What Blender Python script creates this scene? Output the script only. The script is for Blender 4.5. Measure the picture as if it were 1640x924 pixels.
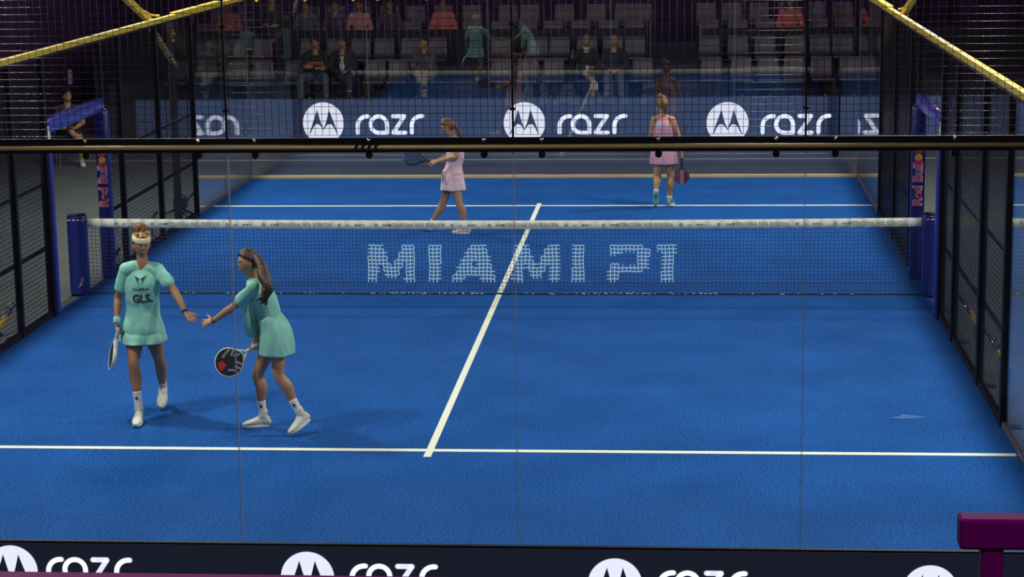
import bpy, math, random
from mathutils import Vector, Matrix, noise
random.seed(7)
V = Vector
for o in list(bpy.data.objects): bpy.data.objects.remove(o)
SC = bpy.context.scene
COL = SC.collection

# ------------------------------------------------------------------ camera, world, lights, exposure
CAM = V((2.16564, -24.41617, 4.79961)); YAW, PITCH, ROLL = -0.08219, 0.19049, -0.01391; FPX = 3376.79
F0 = V((math.sin(YAW)*math.cos(PITCH), math.cos(YAW)*math.cos(PITCH), -math.sin(PITCH)))
R0 = V((math.cos(YAW), -math.sin(YAW), 0)); U0 = R0.cross(F0)
CR = math.cos(ROLL)*R0 + math.sin(ROLL)*U0
CU = -math.sin(ROLL)*R0 + math.cos(ROLL)*U0
cam_d = bpy.data.cameras.new('camera'); cam = bpy.data.objects.new('camera', cam_d); COL.objects.link(cam)
cam_d.sensor_width = 36; cam_d.lens = FPX/1640*36; cam_d.clip_end = 200; cam_d.clip_start = .05
cam.matrix_world = Matrix(((CR.x, CU.x, -F0.x, CAM.x), (CR.y, CU.y, -F0.y, CAM.y), (CR.z, CU.z, -F0.z, CAM.z), (0, 0, 0, 1)))
SC.camera = cam
def ray(px, py): return F0 + CR*((px-820)/FPX) - CU*((py-462)/FPX)
def P(px, py, Y):
    d = ray(px, py); return CAM + d*((Y-CAM.y)/d.y)
def PX(px, py, X):
    d = ray(px, py); return CAM + d*((X-CAM.x)/d.x)

SC.view_settings.view_transform = 'Standard'; SC.view_settings.look = 'None'
SC.view_settings.gamma = 1; SC.view_settings.use_curve_mapping = False
SC.view_settings.exposure = 0.0
SC.cycles.transparent_max_bounces = 24
w = bpy.data.worlds.new('hall_air'); SC.world = w; w.use_nodes = True
w.node_tree.nodes['Background'].inputs[0].default_value = (.36, .20, .66, 1)
w.node_tree.nodes['Background'].inputs[1].default_value = .06
LAMP_W = 235
def area(name, loc, target, sx, sy, power, col):
    d = bpy.data.lights.new(name, 'AREA'); d.shape = 'RECTANGLE'; d.size = sx; d.size_y = sy; d.energy = power; d.color = col
    o = bpy.data.objects.new(name, d); COL.objects.link(o); o.location = loc
    o.rotation_euler = (V(target)-V(loc)).to_track_quat('-Z', 'Y').to_euler(); return o
LAMPS = [(s, y) for s in (-1, 1) for y in (-8.2, -4.6, 4.6, 8.2)]
for s, y in LAMPS:
    area('floodlight_lamp', (s*5.15, y, 6.0), (s*2.6, y*.82, 0), .6, .35, LAMP_W, (1, .97, .86))
area('hall_wash', (0, 20.5, 7.5), (0, 18.2, 1.8), 16, 1.5, 105, (.78, .26, .95))
area('near_fill_light', (-1, -17, 8.5), (0, -4, 0), 9, 1.2, 190, (1, .90, .72))  # added fill from the camera side for player fronts and near rail
sp_d = bpy.data.lights.new('added_purple_spot', 'SPOT'); sp_d.energy = 230; sp_d.color = (1, .12, .95); sp_d.spot_size = math.radians(16); sp_d.spot_blend = .6; sp_d.shadow_soft_size = .1
sp_o = bpy.data.objects.new('added_purple_spot', sp_d); COL.objects.link(sp_o); sp_o.location = (3.3, -21.6, 7.2); sp_o.rotation_euler = (P(1600, 845, -19.85)-V((3.3, -21.6, 7.2))).to_track_quat('-Z', 'Y').to_euler()  # added spot, aimed to brighten only the handrail

sp_e = sp_d.copy(); sp_e.spot_size = math.radians(70); sp_e.energy = 90
sp_p = bpy.data.objects.new('added_purple_spot', sp_e); COL.objects.link(sp_p); sp_p.location = (.6, -19.1, 5.6)  # second added spot, brightens just the ledge and deck below it

# ------------------------------------------------------------------ materials
def mat(name, col, rough=.6, metal=0, spec=.5, var=0, vscale=20, bump=0, bscale=40, col2=None, emit=None, estr=1, coat=0, bdist=.02, bdet=4, bstretch=1):
    m = bpy.data.materials.new(name); m.use_nodes = True; nt = m.node_tree; b = nt.nodes['Principled BSDF']
    b.inputs['Base Color'].default_value = (*col, 1); b.inputs['Roughness'].default_value = rough
    b.inputs['Metallic'].default_value = metal; b.inputs['Specular IOR Level'].default_value = spec
    if coat: b.inputs['Coat Weight'].default_value = coat
    tc = nt.nodes.new('ShaderNodeTexCoord')
    if var or col2:
        n = nt.nodes.new('ShaderNodeTexNoise'); n.inputs['Scale'].default_value = vscale; n.inputs['Detail'].default_value = 6
        nt.links.new(tc.outputs['Object'], n.inputs['Vector'])
        r = nt.nodes.new('ShaderNodeValToRGB'); r.color_ramp.elements[0].position = .3; r.color_ramp.elements[1].position = .7
        a = [max(0, c*(1-var)) for c in col]; c2 = col2 or [c*(1+var) for c in col]
        r.color_ramp.elements[0].color = (*a, 1); r.color_ramp.elements[1].color = (*c2, 1)
        nt.links.new(n.outputs['Fac'], r.inputs['Fac']); nt.links.new(r.outputs['Color'], b.inputs['Base Color'])
    if bump:
        n2 = nt.nodes.new('ShaderNodeTexNoise'); n2.inputs['Scale'].default_value = bscale; n2.inputs['Detail'].default_value = bdet
        mp_ = nt.nodes.new('ShaderNodeMapping'); mp_.inputs['Scale'].default_value = (1, 1, bstretch); mp_.inputs['Rotation'].default_value = (0, .35 if bstretch != 1 else 0, 0)
        nt.links.new(tc.outputs['Object'], mp_.inputs['Vector']); nt.links.new(mp_.outputs['Vector'], n2.inputs['Vector'])
        bp = nt.nodes.new('ShaderNodeBump'); bp.inputs['Strength'].default_value = bump; bp.inputs['Distance'].default_value = bdist
        nt.links.new(n2.outputs['Fac'], bp.inputs['Height']); nt.links.new(bp.outputs['Normal'], b.inputs['Normal'])
    if emit:
        b.inputs['Emission Color'].default_value = (*emit, 1); b.inputs['Emission Strength'].default_value = estr
    return m
def srgb(r, g, b): return tuple((c/255/12.92 if c/255 <= .04045 else ((c/255+.055)/1.055)**2.4) for c in (r, g, b))
def glass_mat(name, tint, ior):
    m = bpy.data.materials.new(name); m.use_nodes = True; nt = m.node_tree; nt.nodes.clear()
    out = nt.nodes.new('ShaderNodeOutputMaterial'); mx = nt.nodes.new('ShaderNodeMixShader')
    tr = nt.nodes.new('ShaderNodeBsdfTransparent'); tr.inputs[0].default_value = (*tint, 1)
    gl = nt.nodes.new('ShaderNodeBsdfGlossy'); gl.inputs['Roughness'].default_value = .0
    fr = nt.nodes.new('ShaderNodeFresnel'); fr.inputs[0].default_value = ior
    # the same Fresnel value on both faces of the pane
    geo = nt.nodes.new('ShaderNodeNewGeometry'); mm = nt.nodes.new('ShaderNodeMix'); mm.data_type = 'FLOAT'
    mm.inputs[2].default_value = ior; mm.inputs[3].default_value = 1/ior
    mm2 = mm
    nt.links.new(geo.outputs['Backfacing'], mm.inputs[0])
    nt.links.new(mm2.outputs[0], fr.inputs[0])
    # on the back face Cycles inverts the index, so feed the inverse to keep air-to-glass values
    nt.links.new(fr.outputs[0], mx.inputs[0]); nt.links.new(tr.outputs[0], mx.inputs[1]); nt.links.new(gl.outputs[0], mx.inputs[2])
    nt.links.new(mx.outputs[0], out.inputs[0]); return m
M = {}
M['glass'] = glass_mat('court_glass', (.985, .992, .992), 1.5)
M['glassfar'] = glass_mat('far_court_glass', (.98, .99, .99), 1.85)
M['glass_edge_near'] = mat('near_glass_edge', (.34, .42, .46), .3)
M['glass_edge'] = mat('glass_edge', (.14, .18, .19), .3)
M['black'] = mat('black_steel', (.006, .006, .011), .55, spec=.2)
M['blackgloss'] = mat('black_gloss', (.010, .010, .018), .3, metal=0, spec=.6)
M['wire'] = mat('fence_wire', (.010, .009, .016), .25, metal=0, spec=.6)
M['wireg'] = mat('glint_wire', (.05, .047, .055), .36, metal=.9)  # highlights put into a paler, shinier copy of the black mesh wire
M['yellow'] = mat('yellow_rail', (.66, .49, .06), .4, spec=.4, var=.06, vscale=6)
M['gold'] = mat('pale_gold_rail', (.62, .50, .24), .42, metal=.35, var=.08, vscale=5)
M['white'] = mat('white_band', (.80, .82, .72), .7, var=.03)
M['line'] = mat('line_paint', (.80, .86, .72), .85, var=.05, vscale=60)
M['navypad'] = mat('navy_vinyl', (.012, .018, .16), .28, spec=.6, bump=.25, bscale=8)
M['bluepad'] = mat('blue_vinyl', (.03, .05, .38), .25, spec=.7, bump=.25, bscale=8)
M['cord'] = mat('net_cord', (.007, .016, .08), .8)
M['cordw'] = mat('white_net_cord', (.60, .84, .92), .7)
M['ink'] = mat('dark_ink', (.02, .03, .05), .8)
M['inkg'] = mat('grey_ink', (.24, .27, .25), .8)
M['drape'] = mat('purple_lit_drape', (.085, .036, .13), .95, var=.3, vscale=1.2)  # purple hall light is put into the colour of the black cloth
M['fascia'] = mat('stand_fascia', (.018, .013, .028), .8, var=.3, vscale=2)
M['plat'] = mat('stand_platform', (.05, .045, .055), .85, var=.2, vscale=3)
M['chair'] = mat('chair_plastic', (.13, .11, .135), .5, var=.08, vscale=4)
M['chairframe'] = mat('chair_frame', (.02, .018, .025), .5)
M['skin'] = mat('skin', (.42, .235, .125), .55, var=.06, vscale=14)
M['skint'] = mat('skin_tan', (.34, .18, .10), .55, var=.06, vscale=14)
M['skinl'] = mat('skin_light', (.50, .30, .19), .55, var=.06, vscale=14)
M['mint'] = mat('mint_jersey', (.235, .60, .50), .75, bump=.75, bscale=11, bdist=.06, bdet=.6, bstretch=.35)
M['mintd'] = mat('mint_skirt', (.24, .60, .50), .7, bump=.75, bscale=15, bdist=.06, bdet=.5, bstretch=.2)
M['pink'] = mat('pink_jersey', (.54, .28, .38), .7, bump=.6, bscale=13, bdist=.05, bdet=.5, bstretch=.3)
M['pinkt'] = mat('pale_pink_top', (.72, .50, .60), .7, bump=.6, bscale=13, bdist=.05, bdet=.5, bstretch=.3)
M['pinkl'] = mat('pale_pink_skirt', (.74, .56, .58), .7, bump=.6, bscale=13, bdist=.05, bdet=.5, bstretch=.3)
M['sock'] = mat('white_sock', (.78, .80, .78), .9, bump=.2, bscale=120)
M['shoe'] = mat('cream_shoe', (.68, .70, .60), .6, var=.08, vscale=30)
M['shoeb'] = mat('teal_lime_shoe', (.04, .28, .36), .5, col2=(.20, .42, .16), vscale=9, var=.1)
M['solew'] = mat('pale_sole', (.70, .72, .68), .7)
M['solek'] = mat('dark_sole', (.03, .03, .035), .7)
M['solel'] = mat('lime_sole', (.25, .55, .22), .6)
M['hairblond'] = mat('blond_hair', (.42, .26, .08), .45, var=.4, vscale=30, bump=.5, bscale=60)
M['hairgold'] = mat('golden_brown_hair', (.17, .09, .03), .45, var=.5, vscale=18, bump=.6, bscale=50)
M['hairbun'] = mat('light_brown_hair', (.16, .08, .03), .5, var=.4, vscale=30, bump=.5, bscale=60)
M['hairdark'] = mat('dark_brown_hair', (.045, .022, .012), .45, var=.4, vscale=30, bump=.5, bscale=60)
M['hairbrown'] = mat('brown_hair', (.13, .055, .022), .45, var=.4, vscale=30, bump=.5, bscale=60)
M['hairblack'] = mat('black_hair', (.012, .009, .009), .5)
M['hairgrey'] = mat('grey_hair', (.22, .19, .18), .6)
M['eyew'] = mat('eye_white', (.40, .36, .32), .3)
M['eyek'] = mat('eye_dark', (.02, .012, .01), .3)
M['lip'] = mat('lip', (.30, .115, .08), .5)
M['head_band'] = mat('cream_headband', (.80, .76, .55), .8, bump=.2, bscale=50)
M['screenblue'] = mat('screen_blue', (.01, .015, .03), .5, emit=srgb(47, 60, 88), estr=1.0)
M['screengap'] = mat('screen_gap', (.01, .015, .03), .5, emit=srgb(24, 36, 72), estr=.8)
M['screendark'] = mat('screen_navy', (.010, .014, .028), .5, emit=srgb(22, 27, 40), estr=.8)
M['screenwhite'] = mat('screen_white', (.2, .2, .2), .5, emit=(.80, .82, .98), estr=1.0)
M['chrome'] = mat('chrome', (.8, .8, .8), .15, metal=1)
M['strap'] = mat('yellow_webbing', (.62, .42, .03), .6, bump=.4, bscale=90)
M['magenta'] = mat('magenta_rail', (.24, .004, .19), .5, spec=.15)
M['redblk'] = mat('red_black_face', (.02, .012, .018), .35, col2=(.38, .03, .05), vscale=5, var=.1)
M['carbon'] = mat('carbon_face', (.018, .022, .035), .35)
M['navyface'] = mat('navy_face', (.03, .045, .12), .35)
M['rwhite'] = mat('racket_white', (.8, .8, .76), .35)
M['rgrey'] = mat('racket_grey_print', (.33, .35, .42), .4)
M['rred'] = mat('racket_red_print', (.50, .03, .04), .4)
M['redink'] = mat('sign_red', (.62, .04, .09), .5)
M['pinkink'] = mat('sign_pink_outline', (.55, .40, .60), .5)
M['yelink'] = mat('sign_yellow', (.78, .50, .06), .5)
M['paper'] = mat('white_paper', (.60, .64, .70), .8)
M['lens'] = mat('lamp_lens', (.8, .8, .7), .3, emit=(1, .96, .8), estr=6)

# turf and floor
def turf():
    m = bpy.data.materials.new('blue_turf'); m.use_nodes = True; nt = m.node_tree; b = nt.nodes['Principled BSDF']
    b.inputs['Roughness'].default_value = .9; b.inputs['Specular IOR Level'].default_value = .04
    tc = nt.nodes.new('ShaderNodeTexCoord')
    def ns(s, d, v=None):
        n = nt.nodes.new('ShaderNodeTexNoise'); n.inputs['Scale'].default_value = s; n.inputs['Detail'].default_value = d
        nt.links.new(v or tc.outputs['Object'], n.inputs['Vector']); return n
    a = ns(55, 3); c = ns(1.1, 4); g = ns(170, 2)
    r = nt.nodes.new('ShaderNodeValToRGB'); e = r.color_ramp.elements
    e[0].position = .42; e[0].color = (.005, .050, .215, 1); e[1].position = .60; e[1].color = (.024, .145, .52, 1)
    mx = nt.nodes.new('ShaderNodeMix'); mx.data_type = 'FLOAT'; mx.inputs[0].default_value = .40
    nt.links.new(a.outputs['Fac'], mx.inputs[2]); nt.links.new(g.outputs['Fac'], mx.inputs[3])
    nt.links.new(mx.outputs[0], r.inputs['Fac'])
    r2 = nt.nodes.new('ShaderNodeValToRGB'); r2.color_ramp.elements[0].color = (.84, .84, .84, 1); r2.color_ramp.elements[1].color = (1.1, 1.1, 1.1, 1)
    r2.color_ramp.elements[0].position = .3; r2.color_ramp.elements[1].position = .7
    nt.links.new(c.outputs['Fac'], r2.inputs['Fac'])
    mu = nt.nodes.new('ShaderNodeMix'); mu.data_type = 'RGBA'; mu.blend_type = 'MULTIPLY'; mu.inputs[0].default_value = 1
    nt.links.new(r.outputs['Color'], mu.inputs[6]); nt.links.new(r2.outputs['Color'], mu.inputs[7])
    nt.links.new(mu.outputs[2], b.inputs['Base Color'])
    bp = nt.nodes.new('ShaderNodeBump'); bp.inputs['Strength'].default_value = .5; bp.inputs['Distance'].default_value = .01
    nt.links.new(g.outputs['Fac'], bp.inputs['Height']); nt.links.new(bp.outputs['Normal'], b.inputs['Normal'])
    return m
M['turf'] = turf()
M['floor'] = mat('grey_floor', (.080, .100, .102), .8, var=.12, vscale=2.2, bump=.15, bscale=60)

# ------------------------------------------------------------------ mesh helpers
def link(o): COL.objects.link(o); return o
def tag(o, label=None, cat=None, group=None, kind=None):
    if label: o['label'] = label
    if cat: o['category'] = cat
    if group: o['group'] = group
    if kind: o['kind'] = kind
    return o
def empty(name, loc=(0, 0, 0), label=None, cat=None, group=None, rz=0):
    o = link(bpy.data.objects.new(name, None)); o.location = loc; o.rotation_euler.z = rz; o.empty_display_size = .1
    return tag(o, label, cat, group)
def catmull(pts, k):
    if len(pts) < 3 or k <= 1: return list(pts)
    out = []
    n = len(pts)
    for i in range(n-1):
        p0 = pts[max(i-1, 0)]; p1 = pts[i]; p2 = pts[i+1]; p3 = pts[min(i+2, n-1)]
        for j in range(k):
            t = j/k
            out.append(0.5*((2*p1)+(p2-p0)*t+(2*p0-5*p1+4*p2-p3)*t*t+(3*p1-p0-3*p2+p3)*t*t*t))
    out.append(pts[-1]); return out
class MB:
    def __init__(s): s.v = []; s.f = []
    def box(s, a, b):
        x0, y0, z0 = a; x1, y1, z1 = b; i = len(s.v)
        s.v += [V(p) for p in ((x0, y0, z0), (x1, y0, z0), (x1, y1, z0), (x0, y1, z0), (x0, y0, z1), (x1, y0, z1), (x1, y1, z1), (x0, y1, z1))]
        s.f += [tuple(i+k for k in f) for f in ((0, 3, 2, 1), (4, 5, 6, 7), (0, 1, 5, 4), (1, 2, 6, 5), (2, 3, 7, 6), (3, 0, 4, 7))]
        return s
    def bar(s, p, q, wx, wy, up=(0, 0, 1)):
        p = V(p); q = V(q); t = (q-p).normalized(); up = V(up)
        if abs(t.dot(up)) > .98: up = V((0, 1, 0))
        a = t.cross(up).normalized()*wx/2; b = t.cross(a).normalized()*wy/2; i = len(s.v)
        for c in (p, q): s.v += [c-a-b, c+a-b, c+a+b, c-a+b]
        s.f += [tuple(i+k for k in f) for f in ((3, 2, 1, 0), (4, 5, 6, 7), (0, 1, 5, 4), (1, 2, 6, 5), (2, 3, 7, 6), (3, 0, 4, 7))]
        return s
    def tube(s, pts, rads, n=12, k=4, lats=None, cap=True, flute=None, power=1.0):
        pts = [V(p) for p in pts]; m = len(pts)
        rads = [(r, r) if not isinstance(r, (tuple, list)) else tuple(r) for r in rads]
        if len(rads) == 1: rads = rads*m
        R = [V((a, b, 0)) for a, b in rads]
        L = None
        if lats is not None:
            L = [V(l) for l in lats] if isinstance(lats, (list)) else [V(lats)]*m
        kk = k if m > 2 else 1
        pts = catmull(pts, kk); R = catmull(R, kk)
        if L: L = catmull(L, kk)
        rings = []; prev = None
        for i, c in enumerate(pts):
            t = (pts[min(i+1, len(pts)-1)]-pts[max(i-1, 0)]).normalized()
            if L: a = L[i]-t*L[i].dot(t)
            elif prev is not None: a = prev-t*prev.dot(t)
            else:
                a = V((1, 0, 0)) if abs(t.x) < .8 else V((0, 1, 0)); a = a-t*a.dot(t)
            a.normalize(); b = t.cross(a); prev = a
            rings.append((c, a, b, max(R[i].x, 1e-4), max(R[i].y, 1e-4), t))
        if cap:
            c, a, b, ra, rb, t = rings[0]; r = min(ra, rb); pre = []
            for th in (80, 55, 28):
                th = math.radians(th); pre.append((c-t*r*math.sin(th)*.9, a, b, ra*math.cos(th), rb*math.cos(th), t))
            c, a, b, ra, rb, t = rings[-1]; r = min(ra, rb); post = []
            for th in (28, 55, 80):
                th = math.radians(th); post.append((c+t*r*math.sin(th)*.9, a, b, ra*math.cos(th), rb*math.cos(th), t))
            rings = pre+rings+post
        base = len(s.v); N = len(rings)
        for i, (c, a, b, ra, rb, t) in enumerate(rings):
            for j in range(n):
                an = 2*math.pi*j/n; ca, sa = math.cos(an), math.sin(an); f = 1
                if flute: f = 1+flute[0]*(i/(N-1))**1.2*(math.sin(flute[1]*an+flute[2])+.4*math.sin((flute[1]+3)*an))
                if power != 1:
                    ca = math.copysign(abs(ca)**power, ca); sa = math.copysign(abs(sa)**power, sa)
                s.v.append(c+a*ca*ra*f+b*sa*rb*f)
        for i in range(N-1):
            for j in range(n):
                p = base+i*n+j; q = base+i*n+(j+1) % n
                s.f.append((p, q, q+n, p+n))
        if cap is not None:
            s.f.append(tuple(base+j for j in range(n))[::-1]); s.f.append(tuple(base+(N-1)*n+j for j in range(n)))
        return s
    def ell(s, c, r, X=(1, 0, 0), Z=(0, 0, 1), n=16, m=10, fn=None):
        c = V(c); X = V(X).normalized(); Z = V(Z); Z = (Z-X*Z.dot(X)).normalized(); Y = Z.cross(X); base = len(s.v)
        r = (r, r, r) if not isinstance(r, (tuple, list)) else r
        for i in range(m+1):
            ph = math.pi*(i+.02)/(m+.04)
            for j in range(n):
                th = 2*math.pi*j/n
                p = V((math.sin(ph)*math.cos(th), math.sin(ph)*math.sin(th), math.cos(ph)))
                if fn: p = fn(p)
                s.v.append(c+X*p.x*r[0]+Y*p.y*r[1]+Z*p.z*r[2])
        for i in range(m):
            for j in range(n):
                a = base+i*n+j; b = base+i*n+(j+1) % n; s.f.append((a, a+n, b+n, b))
        s.f.append(tuple(base+j for j in range(n))); s.f.append(tuple(base+m*n+j for j in range(n))[::-1])
        return s
    def poly(s, pts):
        i = len(s.v); s.v += [V(p) for p in pts]; s.f.append(tuple(range(i, i+len(pts)))); return s
    def prism(s, pts, d):
        pts = [V(p) for p in pts]; d = V(d); i = len(s.v); n = len(pts); s.v += pts+[p+d for p in pts]
        s.f.append(tuple(range(i, i+n))[::-1]); s.f.append(tuple(range(i+n, i+2*n)))
        for j in range(n): s.f.append((i+j, i+(j+1) % n, i+n+(j+1) % n, i+n+j))
        return s
    def obj(s, name, m, parent=None, smooth=False, bevel=0, remesh=0, sm=4, disp=0, dscale=.12, solid=0, edge=None):
        me = bpy.data.meshes.new(name); 
        me.from_pydata([tuple(p) for p in s.v], [], s.f); me.materials.append(m); me.validate()
        if remesh == 0:
            import bmesh
            bm = bmesh.new(); bm.from_mesh(me); bmesh.ops.recalc_face_normals(bm, faces=bm.faces); bm.to_mesh(me); bm.free()
        o = link(bpy.data.objects.new(name, me))
        if parent:
            o.parent = parent
            o.matrix_parent_inverse = Matrix.Identity(4)
        if solid:
            x = o.modifiers.new('solid', 'SOLIDIFY'); x.thickness = solid; x.offset = 0
        if bevel:
            x = o.modifiers.new('bevel', 'BEVEL'); x.width = bevel; x.segments = 2; x.limit_method = 'ANGLE'
        if remesh:
            x = o.modifiers.new('remesh', 'REMESH'); x.mode = 'VOXEL'; x.voxel_size = remesh; x.use_smooth_shade = True
            x = o.modifiers.new('smooth', 'SMOOTH'); x.iterations = sm; x.factor = .5
        if disp:
            tx = bpy.data.textures.new(name+'_folds', 'CLOUDS'); tx.noise_scale = dscale; tx.noise_depth = 1
            x = o.modifiers.new('folds', 'DISPLACE'); x.texture = tx; x.strength = disp; x.mid_level = .5; x.texture_coords = 'GLOBAL'
        if smooth:
            for p in me.polygons: p.use_smooth = True
        return o
FRONTY = V((0, -1, 0))
def stroke(mb, pts, wd, org, ux, uz, n=(0, -1, 0), off=.004, s=1):
    """2-D round-capped stroke laid on a plane"""
    org = V(org); ux = V(ux); uz = V(uz); n = V(n)
    W = lambda x, y: org+ux*(x*s)+uz*(y*s)+n*off
    for i in range(len(pts)-1):
        a = V((*pts[i], 0)); b = V((*pts[i+1], 0)); d = (b-a)
        if d.length < 1e-6: continue
        d.normalize(); pr = V((-d.y, d.x, 0))*wd/2
        mb.poly([W(*(a+pr).xy), W(*(a-pr).xy), W(*(b-pr).xy), W(*(b+pr).xy)])
    for p in pts:
        mb.poly([W(p[0]+wd/2*math.cos(t*math.pi/6), p[1]+wd/2*math.sin(t*math.pi/6)) for t in range(12)])
def arc(cx, cy, r, a0, a1, n=10):
    return [(cx+r*math.cos(math.radians(a0+(a1-a0)*i/n)), cy+r*math.sin(math.radians(a0+(a1-a0)*i/n))) for i in range(n+1)]
def text_mesh(txt, size, bold=0, align='CENTER', sub=False):
    c = bpy.data.curves.new('t', 'FONT'); c.body = txt; c.size = size; c.align_x = align; c.align_y = 'CENTER'; c.offset = bold; c.resolution_u = 3
    o = bpy.data.objects.new('t', c); COL.objects.link(o)
    dg = bpy.context.evaluated_depsgraph_get(); me = bpy.data.meshes.new_from_object(o.evaluated_get(dg))
    vs = [v.co.copy() for v in me.vertices]; fs = [tuple(p.vertices) for p in me.polygons]
    bpy.data.objects.remove(o); bpy.data.curves.remove(c); bpy.data.meshes.remove(me)
    return vs, fs
def put_text(mb, txt, size, org, ux, uz, n, off=.003, bold=0, align='CENTER', sx=1):
    vs, fs = text_mesh(txt, size, bold, align); org = V(org); ux = V(ux); uz = V(uz); n = V(n); b = len(mb.v)
    for v in vs: mb.v.append(org+ux*v.x*sx+uz*v.y+n*off)
    mb.f += [tuple(b+i for i in f) for f in fs]

# ------------------------------------------------------------------ the setting
tag(MB().box((-16, -17, -.12), (16, 26, -.012)).obj('floor', M['floor']), kind='structure')
tf = tag(MB().box((-5.02, -10.02, -.1), (5.02, 10.02, 0)).obj('court_turf', M['turf']), kind='structure')
for a, b in (((-4.97, -7.0), (4.97, -6.92)), ((-4.97, 6.92), (4.97, 7.0)), ((-.032, -7.18), (.032, 7.18))):
    z = .003 if a[0] < -1 else .005
    MB().box((a[0], a[1], 0), (b[0], b[1], z)).obj('line_marking', M['line'], tf)
tag(MB().box((-9, 12.40, -.011), (9.5, 12.43, -.006)).obj('trim_1', M['paper']), kind='structure')
# faint scuff mark on the turf
sc = MB(); c = P(1450, 672, -5.7); c.z = .002
M['scuff'] = mat('turf_scuff', (.032, .125, .37), .9)
sp = [(-.16, -.03), (-.05, -.07), (.06, -.05), (.20, .0), (.10, .05), (-.02, .10), (-.06, .02)]
sc.poly([c+V((x, y, 0)) for x, y in sp]).obj('scuff_mark', M['scuff'], tf)
# dark hall drapes
def drape(name, p, q, h, folds, amp):
    mb = MB(); p = V(p); q = V(q); d = q-p; nn = V((-d.y, d.x, 0)).normalized(); N = folds*6
    top = []; bot = []
    for i in range(N+1):
        c = p+d*i/N+nn*amp*math.sin(i/6*2*math.pi)*(1+.4*math.sin(i*.37))
        bot.append(c); top.append(c+V((0, 0, h)))
    i0 = len(mb.v); mb.v += bot+top
    for i in range(N): mb.f.append((i0+i, i0+i+1, i0+N+2+i, i0+N+1+i))
    return tag(mb.obj(name, M['drape'], smooth=True, solid=.02), kind='structure')
drape('wall_back', (-16, 25.5, 0), (16, 25.5, 0), 7, 42, .07)
drape('wall_left', (-10.8, -12, 0), (-10.8, 25.4, 0), 7, 44, .07)
drape('wall_right', (10.8, -12, 0), (10.8, 25.4, 0), 7, 44, .07)

# ------------------------------------------------------------------ seating stand
rows = []
for Y, py in ((17.0, 92), (17.9, 57), (19.4, 31), (20.35, 5)):
    z = P(1140, py, Y).z; rows.append((Y, z, z-.85))
def at_row(px, r):
    Y, z, fz = rows[r]; return P(px, 100, Y).x
xL, xR = -9.4, 9.6
ais = (P(1040, 80, 17.9).x, P(1118, 80, 17.9).x)
pf = MB()
ys = [16.3, 17.45, 18.6, 19.95, 21.0]
for r in range(4):
    pf.box((xL, ys[r], 0), (xR, ys[r+1], rows[r][2]))
tag(pf.obj('seating_platform', M['plat']), kind='structure')
# front skirt of the upper block
fz = P(1140, 43, 18.62).z
tag(MB().box((xL, 18.5, rows[1][2]), (ais[0]-.05, 18.56, fz)).obj('upper_barrier', M['fascia']), 'black barrier board in front of the upper seat rows, left of the aisle', 'barrier')
tag(MB().box((ais[1]+.1, 18.5, rows[1][2]), (xR, 18.56, fz-.02)).obj('upper_barrier', M['fascia']), 'black barrier board in front of the upper seat rows, right of the aisle', 'barrier')
st = MB()
for i in range(4):
    st.box((ais[0]+.02, 17.5+i*.42, rows[1][2]), (ais[1]-.02, 18.48 if i < 2 else 19.3, rows[1][2]+.0+.12*(i+1)) if i < 2 else (ais[1]-.02, 18.49, rows[1][2]+.25))
tag(st.obj('aisle_steps', M['fascia']), 'dark steps climbing the gap between the seat blocks', 'steps')
rp = empty('aisle_handrail', P(1042, 90, 17.62), 'thin grey handrail post at the left edge of the aisle', 'handrail')
rp.location.z = rows[1][2]
h = P(1042, 35, 17.6).z-rows[1][2]
M['greyrail'] = mat('grey_rail', (.16, .15, .18), .4, metal=.5)
MB().tube([(0, 0, 0), (0, 0, h)], [.016], k=1).obj('post', M['greyrail'], rp, smooth=True)
MB().tube([(0, 0, h-.02), (0, .85, h+.12)], [.016], k=1).obj('grip_rail', M['greyrail'], rp, smooth=True)

def make_chair(loc):
    t = empty('stadium_chair', loc)
    b = MB(); n = 9
    # curved trapezoid back shell
    front = []; 
    for zi in range(5):
        z = .47+.38*zi/4; hw = .215-.02*zi/4
        for xi in range(n):
            u = -1+2*xi/(n-1); front.append(V((u*hw, .20+.05*zi/4-.035*(u*u)+.0, z)))
    b.v = front
    for zi in range(4):
        for xi in range(n-1):
            a = zi*n+xi; b.f.append((a, a+1, a+1+n, a+n))
    b.obj('backrest', M['chair'], t, smooth=True, solid=.03)
    s = MB()
    s.prism([(-.21, -.2, .42), (.21, -.2, .42), (.20, .19, .41), (-.20, .19, .41)], (0, 0, .035)).obj('seat', M['chair'], t, bevel=.012)
    MB().bar((0, .17, .41), (0, .24, .5), .3, .03).obj('hinge_bracket', M['chairframe'], t)
    for sx in (-1, 1):
        MB().bar((sx*.19, .15, 0), (sx*.19, .1, .42), .03, .05).bar((sx*.19, .15, .02), (sx*.19, -.14, .02), .03, .03).obj('leg', M['chairframe'], t)
    return t
def copy_tree(o, parent=None):
    c = o.copy(); COL.objects.link(c)
    if parent: c.parent = parent
    for ch in list(o.children): copy_tree(ch, c)
    return c
ORD = ['first', 'second', 'third', 'fourth', 'fifth', 'sixth', 'seventh', 'eighth', 'ninth', 'tenth', 'eleventh', 'twelfth', 'thirteenth', 'fourteenth', 'fifteenth', 'sixteenth', 'seventeenth', 'eighteenth', 'nineteenth', 'twentieth', 'twenty-first', 'twenty-second', 'twenty-third', 'twenty-fourth', 'twenty-fifth']
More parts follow.
